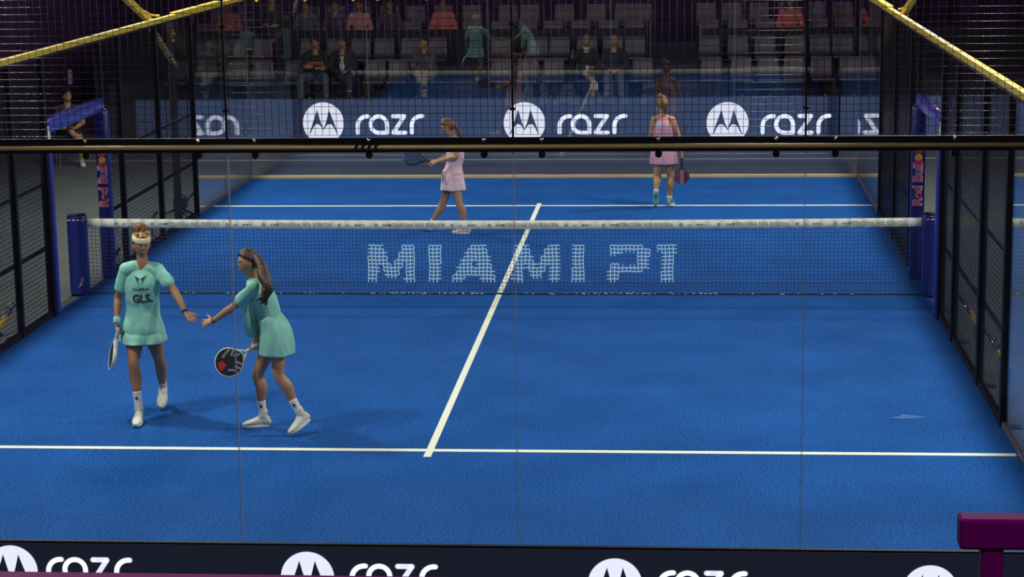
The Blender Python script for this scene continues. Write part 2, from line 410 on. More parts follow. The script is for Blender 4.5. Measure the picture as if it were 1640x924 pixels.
rowpx = [
 [285, 330, 376, 421, 474, 510, 551, 601, 638, 683, 803, 845, 887, 940, 982, 1028, 1140, 1188, 1230, 1272, 1316, 1360, 1400],
 [330, 376, 421, 497, 540, 578, 616, 659, 700, 803, 820+41, 896, 940, 982, 1017, 1136, 1182, 1225, 1273, 1313, 1350, 1394],
 [376, 500, 540, 578, 627, 660, 712, 757, 803, 845, 887, 930, 975, 1017, 1136, 1182, 1225, 1265, 1310, 1352],
 [500, 540, 582, 625, 668, 712, 757, 815, 850, 905, 955, 1000, 1030, 1130, 1172, 1215, 1260, 1305, 1350]]
rn = ['front', 'second', 'third', 'top']
proto = None
for r, pxs in enumerate(rowpx):
    Y, z, fzz = rows[r]
    for i, px in enumerate(pxs):
        loc = (P(px, 100, Y).x, Y-.22, fzz)
        if proto is None: proto = make_chair(loc); t = proto
        else: t = copy_tree(proto); t.location = loc
        t.rotation_euler.z = random.uniform(-.04, .04)
        tag(t, f'grey plastic stadium chair, {ORD[i]} from the left in the {rn[r]} row of the far stand', 'chair', 'stadium chairs in the far stand')

# ------------------------------------------------------------------ LED boards
def razr(mb, org, s, ux=(1, 0, 0), n=(0, -1, 0)):
    k = .26; Z = (0, 0, 1)
    stroke(mb, [(.13, .13)]+arc(.75, .57, .62, 180, 90)+[(.82, 1.19)], k, org, ux, Z, n, .004, s)
    stroke(mb, arc(1.5, .66, .53, 0, 270, 20)+[(2.03, .13), (2.03, .66)], k, org, ux, Z, n, .004, s)
    stroke(mb, [(2.43, 1.19), (3.15, 1.19), (2.43, .13), (3.2, .13)], k, org, ux, Z, n, .004, s)
    stroke(mb, [(3.62, .13)]+arc(4.24, .57, .62, 180, 90)+[(4.32, 1.19)], k, org, ux, Z, n, .004, s)
def emblem(parent, c, r, wm, dm):
    c = V(c); mb = MB()
    mb.poly([c+V((r*math.cos(a*math.pi/24), -.004, r*math.sin(a*math.pi/24))) for a in range(48)]).obj('round_emblem', wm, parent)
    m2 = MB()
    for s in (1, -1):
        pts = [(.29, .66), (.39, .36), (.53, -.02), (.69, -.50), (.64, -.50), (.53, -.27), (.42, -.10), (.30, -.04), (.18, -.10), (.08, -.22), (0, -.34), (0, -.27), (.11, -.02), (.20, .30)]
        m2.poly([c+V((s*x*r, -.007, y*r)) for x, y in pts])
    m2.obj('emblem_wings', dm, parent)
BY = 14.3; BZ = .90
def board(name, x0, x1, y, z0, z1, mface, label, thick=.12):
    t = empty(name, ((x0+x1)/2, y, 0), label, 'advertising board', 'advertising boards around the court')
    L = lambda x: x-(x0+x1)/2
    MB().box((L(x0), .012, z0), (L(x1), thick, z1)).obj('housing', M['black'], t)
    MB().box((L(x0)+.01, 0, z0+.02), (L(x1)-.01, .012, z1-.01)).obj('screen', mface, t)
    n = max(1, int((x1-x0)/2))
    for i in range(n+1):
        x = L(x0)+.1+(x1-x0-.2)*i/n
        MB().prism([(x-.02, thick, 0), (x-.02, thick+.3, 0), (x-.02, thick, max(.2, z1-.2))], (.04, 0, 0)).obj('support_foot', M['black'], t)
    bt = MB(); m = int((x1-x0)/.5)
    for i in range(m):
        x = L(x0)+.25+i*.5; bt.box((x-.012, .02, z1), (x+.012, .06, z1+.02))
    bt.obj('lifting_eyes', M['chrome'], t)
    return t, L
xl0 = P(216, 160, BY).x
t1, _ = board('led_board', xl0, -5.02, BY, 0, BZ, M['screenblue'], 'plain blue advertising board behind the far left corner of the court')
t2, L2 = board('led_board', -5.0, 5.0, BY, 0, BZ, M['screenblue'], 'long blue advertising board with three round emblems behind the far glass wall')
t3, _ = board('led_board', 5.02, 9.2, BY, 0, BZ, M['screenblue'], 'plain blue advertising board behind the far right corner of the court')
# darker module seams of the middle board
for px in (478, 1333):
    x = P(px, 190, BY).x-t2.location.x
    MB().box((x-.09, -.003, .03), (x+.09, 0, BZ-.015)).obj('dark_module', M['screengap'], t2)
for cpx, tpx in ((518, 570), (840, 893), (1165, 1218)):
    c = P(cpx, 197, BY); emblem(t2, (c.x-t2.location.x, 0, c.z), .385, M['screenwhite'], M['screenblue'])
    o = P(tpx, 216, BY); txm = MB(); razr(txm, (o.x-t2.location.x, 0, o.z), .290); txm.obj('board_lettering', M['screenwhite'], t2)
NY = -12.0
ztop = P(820, 876, NY).z
t4 = empty('led_board', (1.5, NY, 0), 'dark navy advertising board along the bottom edge of the view', 'advertising board', 'advertising boards around the court')
slope = math.radians(-.3)
MB().box((-6.5, .012, 0), (6.5, .045, ztop)).obj('housing', M['black'], t4)
MB().box((-6.5, 0, ztop-.47), (6.5, .012, ztop-.012)).obj('screen', M['screendark'], t4)
for cpx, tpx in ((20, 75), (493, 560), (985, 1052), (1490, 1557)):
    zc = P(820, 932+8*(cpx-820)/820, NY).z
    c = P(cpx, 930, NY); emblem(t4, (c.x-1.5, 0, zc), .168, M['screenwhite'], M['screendark'])
    o = P(tpx, 930, NY); txm = MB(); razr(txm, (o.x-1.5, 0, P(820, 949+8*(cpx-820)/820, NY).z), .125); txm.obj('board_lettering', M['screenwhite'], t4)

# ------------------------------------------------------------------ glass walls
CL = [-.78, 0, .78]
def glass_panel(x0, y0, x1, y1, z0, z1, label, group, clamps=True, gm='glassfar'):
    p = V((x0, y0, 0)); q = V((x1, y1, 0)); d = (q-p).normalized(); nn = V((-d.y, d.x, 0)); T = .012; g = .003
    a = p+d*g; b = q-d*g; mb = MB()
    pts = [a-nn*T/2, b-nn*T/2, b+nn*T/2, a+nn*T/2]
    mb.prism([v+V((0, 0, z0)) for v in pts], (0, 0, z1-z0))
    o = tag(mb.obj('glass_panel', M[gm]), label, 'glass panel', group)
    # polished edges: thin strips either side
    for e, sg in ((a, 1), (b, -1)):
        MB().prism([v+V((0, 0, z0)) for v in (e-nn*.006, e+d*sg*.003-nn*.006, e+d*sg*.003+nn*.006, e+nn*.006)], (0, 0, z1-z0)).obj('polished_edge', M['glass_edge_near' if gm == 'glass' else 'glass_edge'], o)
    if clamps:
        mid = (p+q)/2; L = (q-p).length
        for c in (-L/2+.2, 0, L/2-.2):
            cc = mid+d*c+V((0, 0, z1-.016))
            MB().tube([cc-nn*.03, cc+nn*.03], [.024], n=16, k=1, cap=False).obj('clamp', M['blackgloss'], o, smooth=False)
            MB().bar(cc+V((0, 0, 0)), cc+V((0, 0, .02)), .044, .05, up=nn).obj('clamp_plate', M['blackgloss'], o)
    return o
fars = ['leftmost', 'second from the left', 'middle', 'second from the right', 'rightmost']
for i in range(5):
    x = -5+2*i
    glass_panel(x, 10, x+2, 10, .06, 2.96, f'clear glass pane of the far court wall, {fars[i]}', 'glass panes of the far wall')
for i in range(5):
    x = -5+2*i
    glass_panel(x, -10, x+2, -10, .05, 2.97, f'clear glass pane of the near court wall, {fars[i]}', 'glass panes of the near wall', gm='glass')
for s, sn in ((-1, 'left'), (1, 'right')):
    glass_panel(s*5, 6.03, s*5, 8, .05, 2.96, f'{sn} side glass pane at the far end, next to the black mesh fence', 'side glass panes')
    glass_panel(s*5, 8, s*5, 9.97, .05, 2.96, f'{sn} side glass pane at the far end, meeting the far wall', 'side glass panes')
glass_panel(5, -8, 5, -6.03, .05, 2.96, 'right side glass pane nearest the net on the near half', 'side glass panes')
glass_panel(5, -9.97, 5, -8, .05, 2.96, 'right side glass pane at the near corner of the court', 'side glass panes')
# steel seams/rails
def rail(name, p, q, wx, wz, m, label, cat='rail', parts=None):
    return tag(MB().bar(p, q, wx, wz).obj(name, m, bevel=.006), label, cat)
t = empty('top_rail', (0, -10, 3.0), 'long gold and black rail along the top of the near glass wall', 'rail')
MB().tube([(-5.1, 0, .009), (5.1, 0, .009)], [(.04, .019)], n=20, k=1, lats=(0, 1, 0), cap=False, power=.8).obj('gold_channel', M['gold'], t, smooth=True)
MB().box((-5.1, -.03, -.026), (5.1, .03, -.009)).obj('lower_lip', M['black'], t)
MB().box((-5.1, -.03, .029), (5.1, .03, .05)).obj('upper_lip', M['black'], t)
for k in range(4):
    x = P(571+k*10.5, 237, -10).x
    MB().bar((x-.012, -.04, -.02), (x+.018, -.04, .05), .016, .02, up=(0, 1, 0)).obj('spring_clip', M['blackgloss'], t)
cbx = P(593, 237, -10).x
for i in range(5):
    for c in (.2, 1, 1.8):
        x = -5+2*i+c
        b = MB().tube([(x, -.03, .058), (x, .03, .058)], [.014], k=1); b.obj('rail_bolt', M['chrome'], t, smooth=True)
t = empty('top_rail', (0, 10, 3.0), 'pale yellow rail along the top of the far glass wall', 'rail')
MB().box((-5.05, -.035, -.03), (5.05, .035, .05)).obj('channel', M['yellow'], t, bevel=.008)
for i in range(5):
    for c in (.2, 1, 1.8):
        x = -5+2*i+c
        MB().ell((x, -.045, -.05), (.028, .02, .03)).obj('yellow_clamp', M['yellow'], t, smooth=True)
tag(MB().box((-5, 9.95, 0), (5, 10.05, .055)).obj('base_rail', M['gold'], bevel=.008), 'tan steel channel at the foot of the far glass wall', 'rail')
for s, sn in ((-1, 'left'), (1, 'right')):
    tag(MB().box((s*5-.02, 6.02, 0), (s*5+.02, 9.94, .05)).obj('base_rail', M['greyrail'], bevel=.005), f'thin steel channel at the foot of the far {sn} side glass', 'rail')
    t = empty('side_top_rail', (s*5, 0, 3.0), f'bright yellow rail running along the top of the {sn} side fence', 'rail')
    MB().box((-.03, -10, -.035), (.03, 9.95, .035)).obj('rail_tube', M['yellow'], t, bevel=.008)
    MB().box((-.045, 5.0, .0), (.045, 7.9, .06)).obj('splice_cover', M['yellow'], t, bevel=.006)
    MB().box((-.035, -10, -.06), (.035, 9.95, -.036)).obj('lower_lip', M['black'], t)
tag(MB().box((4.98, -9.97, 0), (5.02, -6.02, .05)).obj('base_rail', M['greyrail'], bevel=.005), 'pale steel channel at the foot of the near right side glass', 'rail')

# ------------------------------------------------------------------ upper mesh panels over the near glass
def wire_grid(mb, p, d, L, z0, z1, pitch, w):
    p = V(p); d = V(d); nn = V((-d.y, d.x, 0)); n = int(round(L/pitch)); m = int(round((z1-z0)/pitch))
    for i in range(n+1):
        c = p+d*(L*i/n)
        mb.bar(c+V((0, 0, z0)), c+V((0, 0, z1)), w, w, up=nn)
    for j in range(m+1):
        z = z0+(z1-z0)*j/m
        mb.bar(p+nn*w+V((0, 0, z)), p+nn*w+d*L+V((0, 0, z)), w, w)
def round_grid(mb, p, d, L, z0, z1, pitch, w, vert=True, horiz=True):
    p = V(p); d = V(d); nn = V((-d.y, d.x, 0)); n = int(round(L/pitch)); m = int(round((z1-z0)/pitch))
    for i in range(n+1 if vert else 0):
        c = p+d*(L*i/n)
        mb.tube([c+V((0, 0, z0)), c+V((0, 0, z1))], [w/2], n=6, k=1, cap=False)
    for j in range(m+1 if horiz else 0):
        z = z0+(z1-z0)*j/m
        mb.tube([p-nn*w+V((0, 0, z)), p-nn*w+d*L+V((0, 0, z))], [w/2], n=8, k=1, cap=False)
for i in range(5):
    x = -5+2*i
    t = empty('mesh_panel', (x+1, -10, 3.05), f'black wire mesh panel above the near glass wall, {fars[i]}', 'mesh panel', 'mesh panels above the near glass')
    g = MB(); round_grid(g, (-.98, 0, 0), (1, 0, 0), 1.96, .04, 1.04, .05, .0036, horiz=False); g.obj('upright_wires', M['black'], t, smooth=True)
    g = MB(); round_grid(g, (-.98, 0, 0), (1, 0, 0), 1.96, .04, 1.04, .05, .0038, vert=False); g.obj('level_wires', M['wireg'], t, smooth=True)
    f = MB()
    f.box((-1, -.012, 0), (1, .012, .022)).box((-1, -.012, 1.05), (1, .012, 1.08))
    f.box((-1, -.01, .0), (-.993, .01, 1.08)).box((.993, -.01, 0), (1, .01, 1.08)).obj('frame', M['black'], t)
    for z in (.22, .8):
        MB().ell((1-.0, -.02, z), (.024, .014, .012)).obj('joining_knob', M['black'], t, smooth=True)

# ------------------------------------------------------------------ side fences
segs_far = [(1.10, 1.95), (1.95, 3.9), (3.9, 5.97)]
segs_near = [(-2.5, -1.35), (-4.45, -2.5), (-5.97, -4.45)]
where_f = ['beyond the net, next to the doorway', 'beyond the net, middle one', 'beyond the net, next to the glass']
where_n = ['near half, next to the doorway', 'near half, middle one', 'near half, next to the glass']
for s, sn in ((-1, 'left'), (1, 'right')):
    for segs, wh in ((segs_far, where_f), (segs_near, where_n)):
        for (a, b), wl in zip(segs, wh):
            t = empty('court_fence', (s*5, (a+b)/2, 0), f'black wire fence panel, {sn} side, {wl}', 'fence panel', 'fence panels of the court sides')
            L = b-a; g = MB()
            wire_grid(g, (0, -L/2, 0), (0, 1, 0), L, .08, 2.94, .05, .0045); g.obj('wire_mesh', M['wire'], t)
            MB().box((-.02, -L/2+.04, .0), (.02, L/2-.04, .07)).obj('bottom_frame', M['black'], t)
            MB().box((-s*-.03-.015, -L/2+.04, .78), (-s*-.03+.015, L/2-.04, .815)).obj('middle_bar', M['black'], t)
            MB().box((s*.03-.015, -L/2+.04, 1.50), (s*.03+.015, L/2-.04, 1.535)).obj('upper_bar', M['black'], t)
    for y, wl in ((-6.0, 'where the near side glass begins'), (-4.45, 'middle of the near half'), (-2.48, 'nearer half, closest to the door'), (1.95, 'far half, closest to the door'), (3.9, 'middle of the far half'), (5.98, 'where the far side glass begins')):
        t = empty('fence_post', (s*5, y, 0), f'black square steel post of the {sn} side fence, {wl}', 'post', 'posts of the side fences')
        MB().box((-.035, -.04, 0), (.035, .04, 2.94)).obj('shaft', M['black'], t, bevel=.006)
        MB().box((.045 if s > 0 else -.16, -.07, -.012), (.16 if s > 0 else -.045, .07, 0)).bar((s*.04, 0, .0), (s*.12, 0, .0), .01, .01).obj('foot_plate', M['black'], t)
# padded doorway
for s, sn in ((-1, 'left'), (1, 'right')):
    t = empty('padded_doorway', (s*5, 0, 0), f'blue padded doorway frame in the {sn} side fence beside the net', 'door frame')
    MB().box((-.04, 1.03, 0), (.04, 1.11, 3.0-.06)).obj('far_post', M['black'], t)
    MB().box((-.04, -1.36, 0), (.04, -1.28, 3.0-.06)).obj('near_post', M['black'], t)
    MB().tube([(-s*.02, -1.25, .03), (-s*.02, -1.25, 1.98)], [(.05, .035)], n=16, k=1, lats=(1, 0, 0), power=.5).obj('near_post_pad', M['bluepad'], t, smooth=True)
    fp = MB().tube([(-s*.02, 1.03, .03), (-s*.02, 1.03, 2.08)], [(.085, .06)], n=16, k=1, lats=(1, 0, 0), power=.5).obj('far_post_pad', M['navypad'], t, smooth=True)
    lp = MB().tube([(0, -1.22, 2.17), (0, 1.05, 2.17)], [(.05, .09)], n=20, k=1, lats=(1, 0, 0), power=.5).obj('lintel_pad', M['bluepad'], t, smooth=True)
    MB().box((-.045, -1.28, 1.98), (.045, -1.20, 2.17)).obj('bracket', M['white'], t)
    for zz in [.25+.25*i for i in range(7)]:
        MB().ell((-s*.02+.0, -1.288, zz), (.012, .008, .012)).obj('pad_rivet', M['chrome'], t, smooth=True)
    # vertical lettering on the far pad facing the view
    zc_ = PX(162, 299, -5).z; zs_ = PX(162, 256, -5).z
    lm = MB(); put_text(lm, 'Red Bull', .155, (-s*.02, .965, zc_), (0, 0, 1), (-1, 0, 0), (0, -1, 0), .004, bold=.008)
    lo = MB(); put_text(lo, 'Red Bull', .155, (-s*.02, .965, zc_), (0, 0, 1), (-1, 0, 0), (0, -1, 0), .008, bold=-.001)
    lm.obj('lettering_outline', M['pinkink'], t); lo.obj('lettering', M['redink'], t)
    e = MB().poly([(-s*.02+.045*math.cos(a), .957, zs_+.045*math.sin(a)) for a in [k*math.pi/12 for k in range(24)]]); e.obj('sun_disc', M['yelink'], t)
    bl = MB()
    for zc in (zs_-.045, zs_+.085):
        bl.poly([(-s*.02-.05, .952, zc-.03), (-s*.02+.02, .952, zc-.045), (-s*.02+.055, .952, zc-.005), (-s*.02+.03, .952, zc+.02), (-s*.02-.02, .952, zc+.005), (-s*.02-.045, .952, zc+.02)])
    bl.obj('bull_shapes', M['redink'], t)

# lighting masts and braces
for s, sn in ((-1, 'left'), (1, 'right')):
    for yb, yn in ((5.35, 'far'), (-7.4, 'near')):
        t = empty('lighting_mast', (s*5, yb, 0), f'{yn} lighting mast with yellow braces on the {sn} side of the court', 'lighting mast')
        MB().box((-.045+s*.13, -.05, -.012), (.045+s*.13, .05, 2.95)).obj('column', M['chairframe'], t)
        MB().bar((s*.11, .08, 2.28), (s*.11, -1.38, 3.02), .06, .07).obj('lower_brace', M['yellow'] if 0 else M['gold'], t)
        MB().bar((s*.08, -1.32, 3.0), (s*.25, -3.2, 3.75), .07, .08).obj('upper_brace', M['yellow'], t)
        MB().tube([(s*.06, -.9, 3.05), (s*.08, -1.35, 3.10), (s*.16, -2.2, 3.34), (s*.2, -2.9, 3.58)], [.014]).obj('cable', M['yellow'], t, smooth=True)
        MB().bar((s*.25, -3.2, 3.72), (s*.30, -.8, 6.2), .08, .08).obj('upper_column', M['yellow'], t)
        MB().bar((s*.15, -1.8, 6.22), (s*.15, 3.4, 6.22), .08, .08).obj('lamp_beam', M['yellow'], t)
        pl = MB(); cc = V((s*.075, -.30, 2.72))
        for k in range(5):
            a = math.radians(90+72*k); c2 = cc+V((-s*.06, .075*math.cos(a), .075*math.sin(a)))
            pl.ell(c2, (.008, .032, .032))
        pl.obj('petal_plate', M['gold'], t, smooth=True)
for s, y in LAMPS:
    sn = 'left' if s < 0 else 'right'; yn = {-8.2: 'nearest', -4.6: 'second nearest', 4.6: 'second farthest', 8.2: 'farthest'}[y]
    t = empty('floodlight', (s*5.15, y, 6.03), f'{yn} floodlight above the {sn} side of the court', 'floodlight', 'floodlights above the court')
    t.rotation_euler = (V((s*2.6, y*.82, 0))-V((s*5.15, y, 6.0))).to_track_quat('-Z', 'Y').to_euler()
    MB().box((-.34, -.21, .03), (.34, .21, .1)).obj('housing', M['black'], t)

# ------------------------------------------------------------------ net
t = empty('padel_net', (0, 0, 0), 'navy padel net with white top band and light lettering across the court', 'net')
NW = 4.93
def ztp(x): return .90+.03*(abs(x)/NW)**2-.02
pitch = .0455; nv = int(2*NW/pitch); nh = 19
cells = MB(); wh = MB()
# letters of the net as polygons in (x, z)
xa = P(587, 450, 0).x; xb = P(1083, 450, 0).x
zt = P(820, 391, 0).z; zb = P(820, 450, 0).z; LH = zt-zb
def px2(x): return P(x, 450, 0).x
def lt(px, q): return (px2(px), zb+q*LH)
polys = []
def quad(*pts): polys.append([lt(*p) for p in pts])
def letM(a, b):
    w_ = b-a
    quad((a, 0), (a+.23*w_, 0), (a+.30*w_, 1), (a+.06*w_, 1)); quad((a+.78*w_, 0), (b, 0), (b, 1), (a+.80*w_, 1))
    quad((a+.10*w_, 1), (a+.34*w_, 1), (a+.60*w_, .10), (a+.42*w_, .10)); quad((a+.76*w_, 1), (b, 1), (a+.62*w_, .10), (a+.42*w_, .10))
def letI(a, b): quad((a, 0), (b-.1*(b-a), 0), (b, 1), (a+.1*(b-a), 1))
letM(587, 666); letI(686, 708)
quad((722, 0), (742, 0), (777, 1), (754, 1)); quad((754, 1), (778, 1), (795, 0), (772, 0)); quad((738, .15), (782, .15), (780, .38), (748, .38))
letM(820, 896); letI(916, 938)
quad((973, 0), (990, 0), (994, .50), (976, .50)); quad((976, .72), (995, .72), (996, 1), (977, 1)); quad((977, .80), (1030, .80), (1030, 1), (977, 1)); quad((985, .22), (1028, .22), (1030, .42), (985, .42)); quad((1020, .22), (1038, .35), (1042, .85), (1022, 1))
quad((1058, 0), (1078, 0), (1083, 1), (1062, 1)); quad((1052, .80), (1066, .80), (1066, 1), (1052, 1))
def inpoly(x, z):
    for pg in polys:
        c = False; n = len(pg)
        for i in range(n):
            x1, z1 = pg[i]; x2, z2 = pg[(i+1) % n]
            if (z1 > z) != (z2 > z) and x < (x2-x1)*(z-z1)/(z2-z1)+x1: c = not c
        if c: return True
    return False
def npt(i, j):
    x = -NW+2*NW*i/nv; top = ztp(x)-.02; z = .015+(top-.015)*j/nh
    wv = .004*math.sin(i*.37+j*.8); return V((x+wv, .004*math.sin(i*.21), z+.003*math.sin(i*1.7)))
for i in range(nv+1):
    for j in range(nh+1):
        p = npt(i, j)
        for (i2, j2) in ((i+1, j), (i, j+1)):
            if i2 > nv or j2 > nh: continue
            q = npt(i2, j2); m_ = (p+q)/2
            if inpoly(m_.x, m_.z): wh.bar(p+V((0, -.003, 0)), q+V((0, -.003, 0)), .0085, .0085, up=(0, 1, 0))
            else: cells.bar(p, q, .0042, .0042, up=(0, 1, 0))
cells.obj('net_cords', M['cord'], t); wh.obj('net_lettering', M['cordw'], t)
tape = MB(); N = 60
for k in range(N):
    x0 = -NW+2*NW*k/N; x1 = -NW+2*NW*(k+1)/N
    a0, a1 = ztp(x0), ztp(x1)
    i0 = len(tape.v)
    for x, z in ((x0, a0), (x1, a1)):
        tape.v += [V((x, -.012, z-.092)), V((x, -.014, z)), V((x, 0, z+.008)), V((x, .014, z)), V((x, .012, z-.092))]
    for q in range(4): tape.f.append((i0+q, i0+5+q, i0+6+q, i0+1+q))
tape.obj('top_band', M['white'], t, smooth=True, solid=.003)
# printing on the band
ink = MB()
def tz(x): return ztp(x)-.046
per = P(633, 360, 0).x-P(453, 360, 0).x
xs0 = P(306, 360, 0).x
for k in range(-1, 8):
    xc = xs0+per*k+.02
    if -4.4 < xc < 4.9:
        if abs(xc) < 4.5: put_text(ink, 'INTERNATIONAL PADEL FEDERATION', .062, (xc, -.0145, tz(xc)), (1, 0, 0), (0, 0, 1), (0, -1, 0), .003, bold=.0012, sx=.62)
    for dx, txt in ((.46, 'razr'), (.60, 'MIAMI P1'), (.93, 'PREMIER')):
        x = xc+dx+.06
        if abs(x) < 4.75: put_text(ink, txt, .036, (x, -.0145, tz(x)), (1, 0, 0), (0, 0, 1), (0, -1, 0), .003, bold=.0008, sx=.8)
    for dx in (.40, .84):
        x = xc+dx+.02
        if abs(x) < 4.8: ink.poly([(x+.022*math.cos(a*math.pi/8), -.0178, tz(x)+.022*math.sin(a*math.pi/8)) for a in range(16)])
ink.obj('band_printing', M['inkg'], t)
MB().tube([(-NW, 0, .02), (0, 0, .014), (NW, 0, .02)], [.011], k=8).obj('bottom_cord', M['ink'], t, smooth=True)
# frayed bright bits along the bottom cord
bits = MB()
for k in range(130):
    x = random.choice((random.uniform(-1.6, -.2), random.uniform(.2, 4.2), random.uniform(.9, 2.6), random.uniform(-4.2, -.2)))
    bits.bar((x, -.014, .018+random.uniform(-.008, .012)), (x+random.uniform(.008, .03), -.014, .02+random.uniform(-.008, .012)), .005, .005)
bits.obj('silver_ties', M['rwhite'], t)
for s, sn in ((-1, 'left'), (1, 'right')):
    t = empty('net_post', (s*5.05, -.02, 0), f'dark blue padded post holding the {sn} end of the net', 'post')
    MB().tube([(0, 0, .01), (0, 0, .96)], [(.112, .10)], n=28, k=1, lats=(1, 0, 0), power=.6, cap=False).obj('post_pad', M['navypad'], t, smooth=False, bevel=.01)
    MB().tube([(0, 0, .96), (0, 0, .975)], [(.10, .085)], n=28, k=1, lats=(1, 0, 0), power=.6, cap=False).obj('cap', M['black'], t)
    for k in range(4):
        a = MB(); x0 = -.085+.055*k
        a.bar((x0, -.103, .915), (x0+.035, -.103, .92), .012, .004, up=(0, 1, 0)); a.obj('edge_print', M['paper'], t)
    pm = MB()
    for k in range(3):
        pm.poly([(.0+.02*k, -.104, .10+.05*k), (.05, -.104, .13+.05*k), (.085, -.104, .22), (.06, -.104, .18+.02*k)])
    pm.obj('pad_print', M['rgrey'], t)
    MB().tube([(-s*.112, 0, .92), (-s*.13, 0, .92)], [.02], k=1, cap=False).obj('tension_hook', M['chrome'], t)

# ------------------------------------------------------------------ hand rail close to the view
hy = -19.85
a = P(1535, 850, hy); b = P(1720, 853, hy)
t = empty('hand_rail', (a.x, hy, 0), 'glossy magenta handrail end in the bottom right corner', 'handrail')
fh = 52/FPX*(hy-CAM.y)*1.0
zc = a.z
MB().box((0, -.03, zc-fh/2), (b.x-a.x, .03, zc+fh/2)).obj('top_bar', M['magenta'], t, bevel=.006)
pc = P(1587, 900, hy).x-a.x; pw = 36/FPX*(hy-CAM.y)
MB().box((pc-pw/2, -.025, 2.2), (pc+pw/2, .025, zc-fh/2)).obj('upright', M['magenta'], t, bevel=.005)
MB().box((pc-.3, -.1, 2.1), (pc+.5, .1, 2.2)).obj('base_plate', M['magenta'], t)
tag(MB().box((P(-60, 921, -19).x, -19.2, 2.0), (P(965, 921, -19).x, -19, P(400, 920, -19).z)).obj('ledge', M['magenta']), 'thin magenta ledge along the bottom left edge of the view', 'ledge')
tag(MB().box((-8, -26, 0), (10, -19.22, 2.05)).obj('near_stand_deck', M['fascia']), kind='structure')

# ------------------------------------------------------------------ people
def unit(v): return V(v).normalized()
def hand_tubes(mb, wr, d, nrm, side, curl=.4, spread=.12, k=1.0, thumb=.7, tip=None):
    """palm and five fingers; d = pointing direction, nrm = back-of-hand normal, side=+1/-1 thumb side sign"""
    d = unit(d); nrm = V(nrm); nrm = (nrm-d*nrm.dot(d)).normalized(); lat = d.cross(nrm)*side
    pl = .088*k
    mb.tube([wr-d*.01, wr+d*.03*k, wr+d*.065*k, wr+d*pl], [(.024*k, .018*k), (.032*k, .016*k), (.039*k, .015*k), (.036*k, .012*k)], n=12, lats=lat)
    lens = (.070, .078, .072, .056)
    for i in range(4):
        u = (1.5-i)/1.5
        base = wr+d*(pl-.008*k-.004*abs(u))+lat*(u*.027*k)
        dd = (d+lat*u*spread).normalized(); p = base; pts = [p]
        ang = curl*(.8+.1*i)
        cur = dd
        for sg, fr in ((.45, 1.), (.30, 1.2), (.25, .9)):
            ax = ang*fr; cur = (cur*math.cos(ax)-nrm*math.sin(ax)*1.0).normalized()
            nn2 = nrm
            p = p+cur*lens[i]*k*sg; pts.append(p)
        mb.tube(pts, [.0095*k, .0088*k, .0082*k, .007*k], n=8, k=3)
    b = wr+d*.025*k+lat*.024*k
    td = (d*.75+lat*thumb-nrm*curl*.5).normalized()
    p1 = b+td*.038*k; td2 = (td+d*.4-nrm*curl*.3).normalized(); p2 = p1+td2*.03*k; p3 = p2+td2*.022*k
    mb.tube([b-td*.01, p1, p2, p3], [.014*k, .0115*k, .0105*k, .008*k], n=8, k=3)
def headfn(p):
    x, y, z = p.x, p.y, p.z      # x lateral, y forward, z up
    q = V((x, y, z))
    if z < 0:
        f = 1-.30*(-z)**1.5; q.x *= f; q.y *= (1-.10*(-z))
    if y > 0:
        q.y *= .93
        g = lambda cx, cz, sx, sz: math.exp(-((x-cx)/sx)**2-((z-cz)/sz)**2)
        q.y += .17*g(0, -.22, .13, .13)+.09*g(0, -.05, .10, .16)          # nose
        q.y -= .11*g(.33, .02, .17, .11)+.11*g(-.33, .02, .17, .11)       # sockets
        q.y += .05*g(0, .20, .5, .09)                                    # brow
        q.y += .07*g(0, -.50, .20, .07)                                  # lips
        q.y -= .04*g(0, -.64, .25, .06)
        q.y += .12*g(0, -.84, .24, .14)                                   # chin
        q.y += .03*g(.42, -.25, .16, .16)+.03*g(-.42, -.25, .16, .16)
    else:
        q.y *= 1.08
    return q
HR = (.072, .092, .112)
def head_parts(mb, c, f, u, k=1.0):
    f = unit(f); u = V(u); u = (u-f*u.dot(f)).normalized(); l = f.cross(u)   # l = lateral
    X = l; base = len(mb.v)
    def place(p): return c+l*p.x*HR[0]*k+f*p.y*HR[1]*k+u*p.z*HR[2]*k
    n, m = 36, 26
    for i in range(m+1):
        ph = math.pi*(i+.02)/(m+.04)
        for j in range(n):
            th = 2*math.pi*j/n
            mb.v.append(place(headfn(V((math.sin(ph)*math.cos(th), math.sin(ph)*math.sin(th), math.cos(ph))))))
    for i in range(m):
        for j in range(n):
            a = base+i*n+j; b = base+i*n+(j+1) % n; mb.f.append((a, a+n, b+n, b))
    mb.f.append(tuple(base+j for j in range(n))); mb.f.append(tuple(base+m*n+j for j in range(n))[::-1])
    for s in (-1, 1):
        mb.ell(c+l*s*HR[0]*1.0*k-f*.008*k-u*.012*k, (.012*k, .018*k, .030*k), X=l, Z=u, n=10, m=8)
    return f, u, l
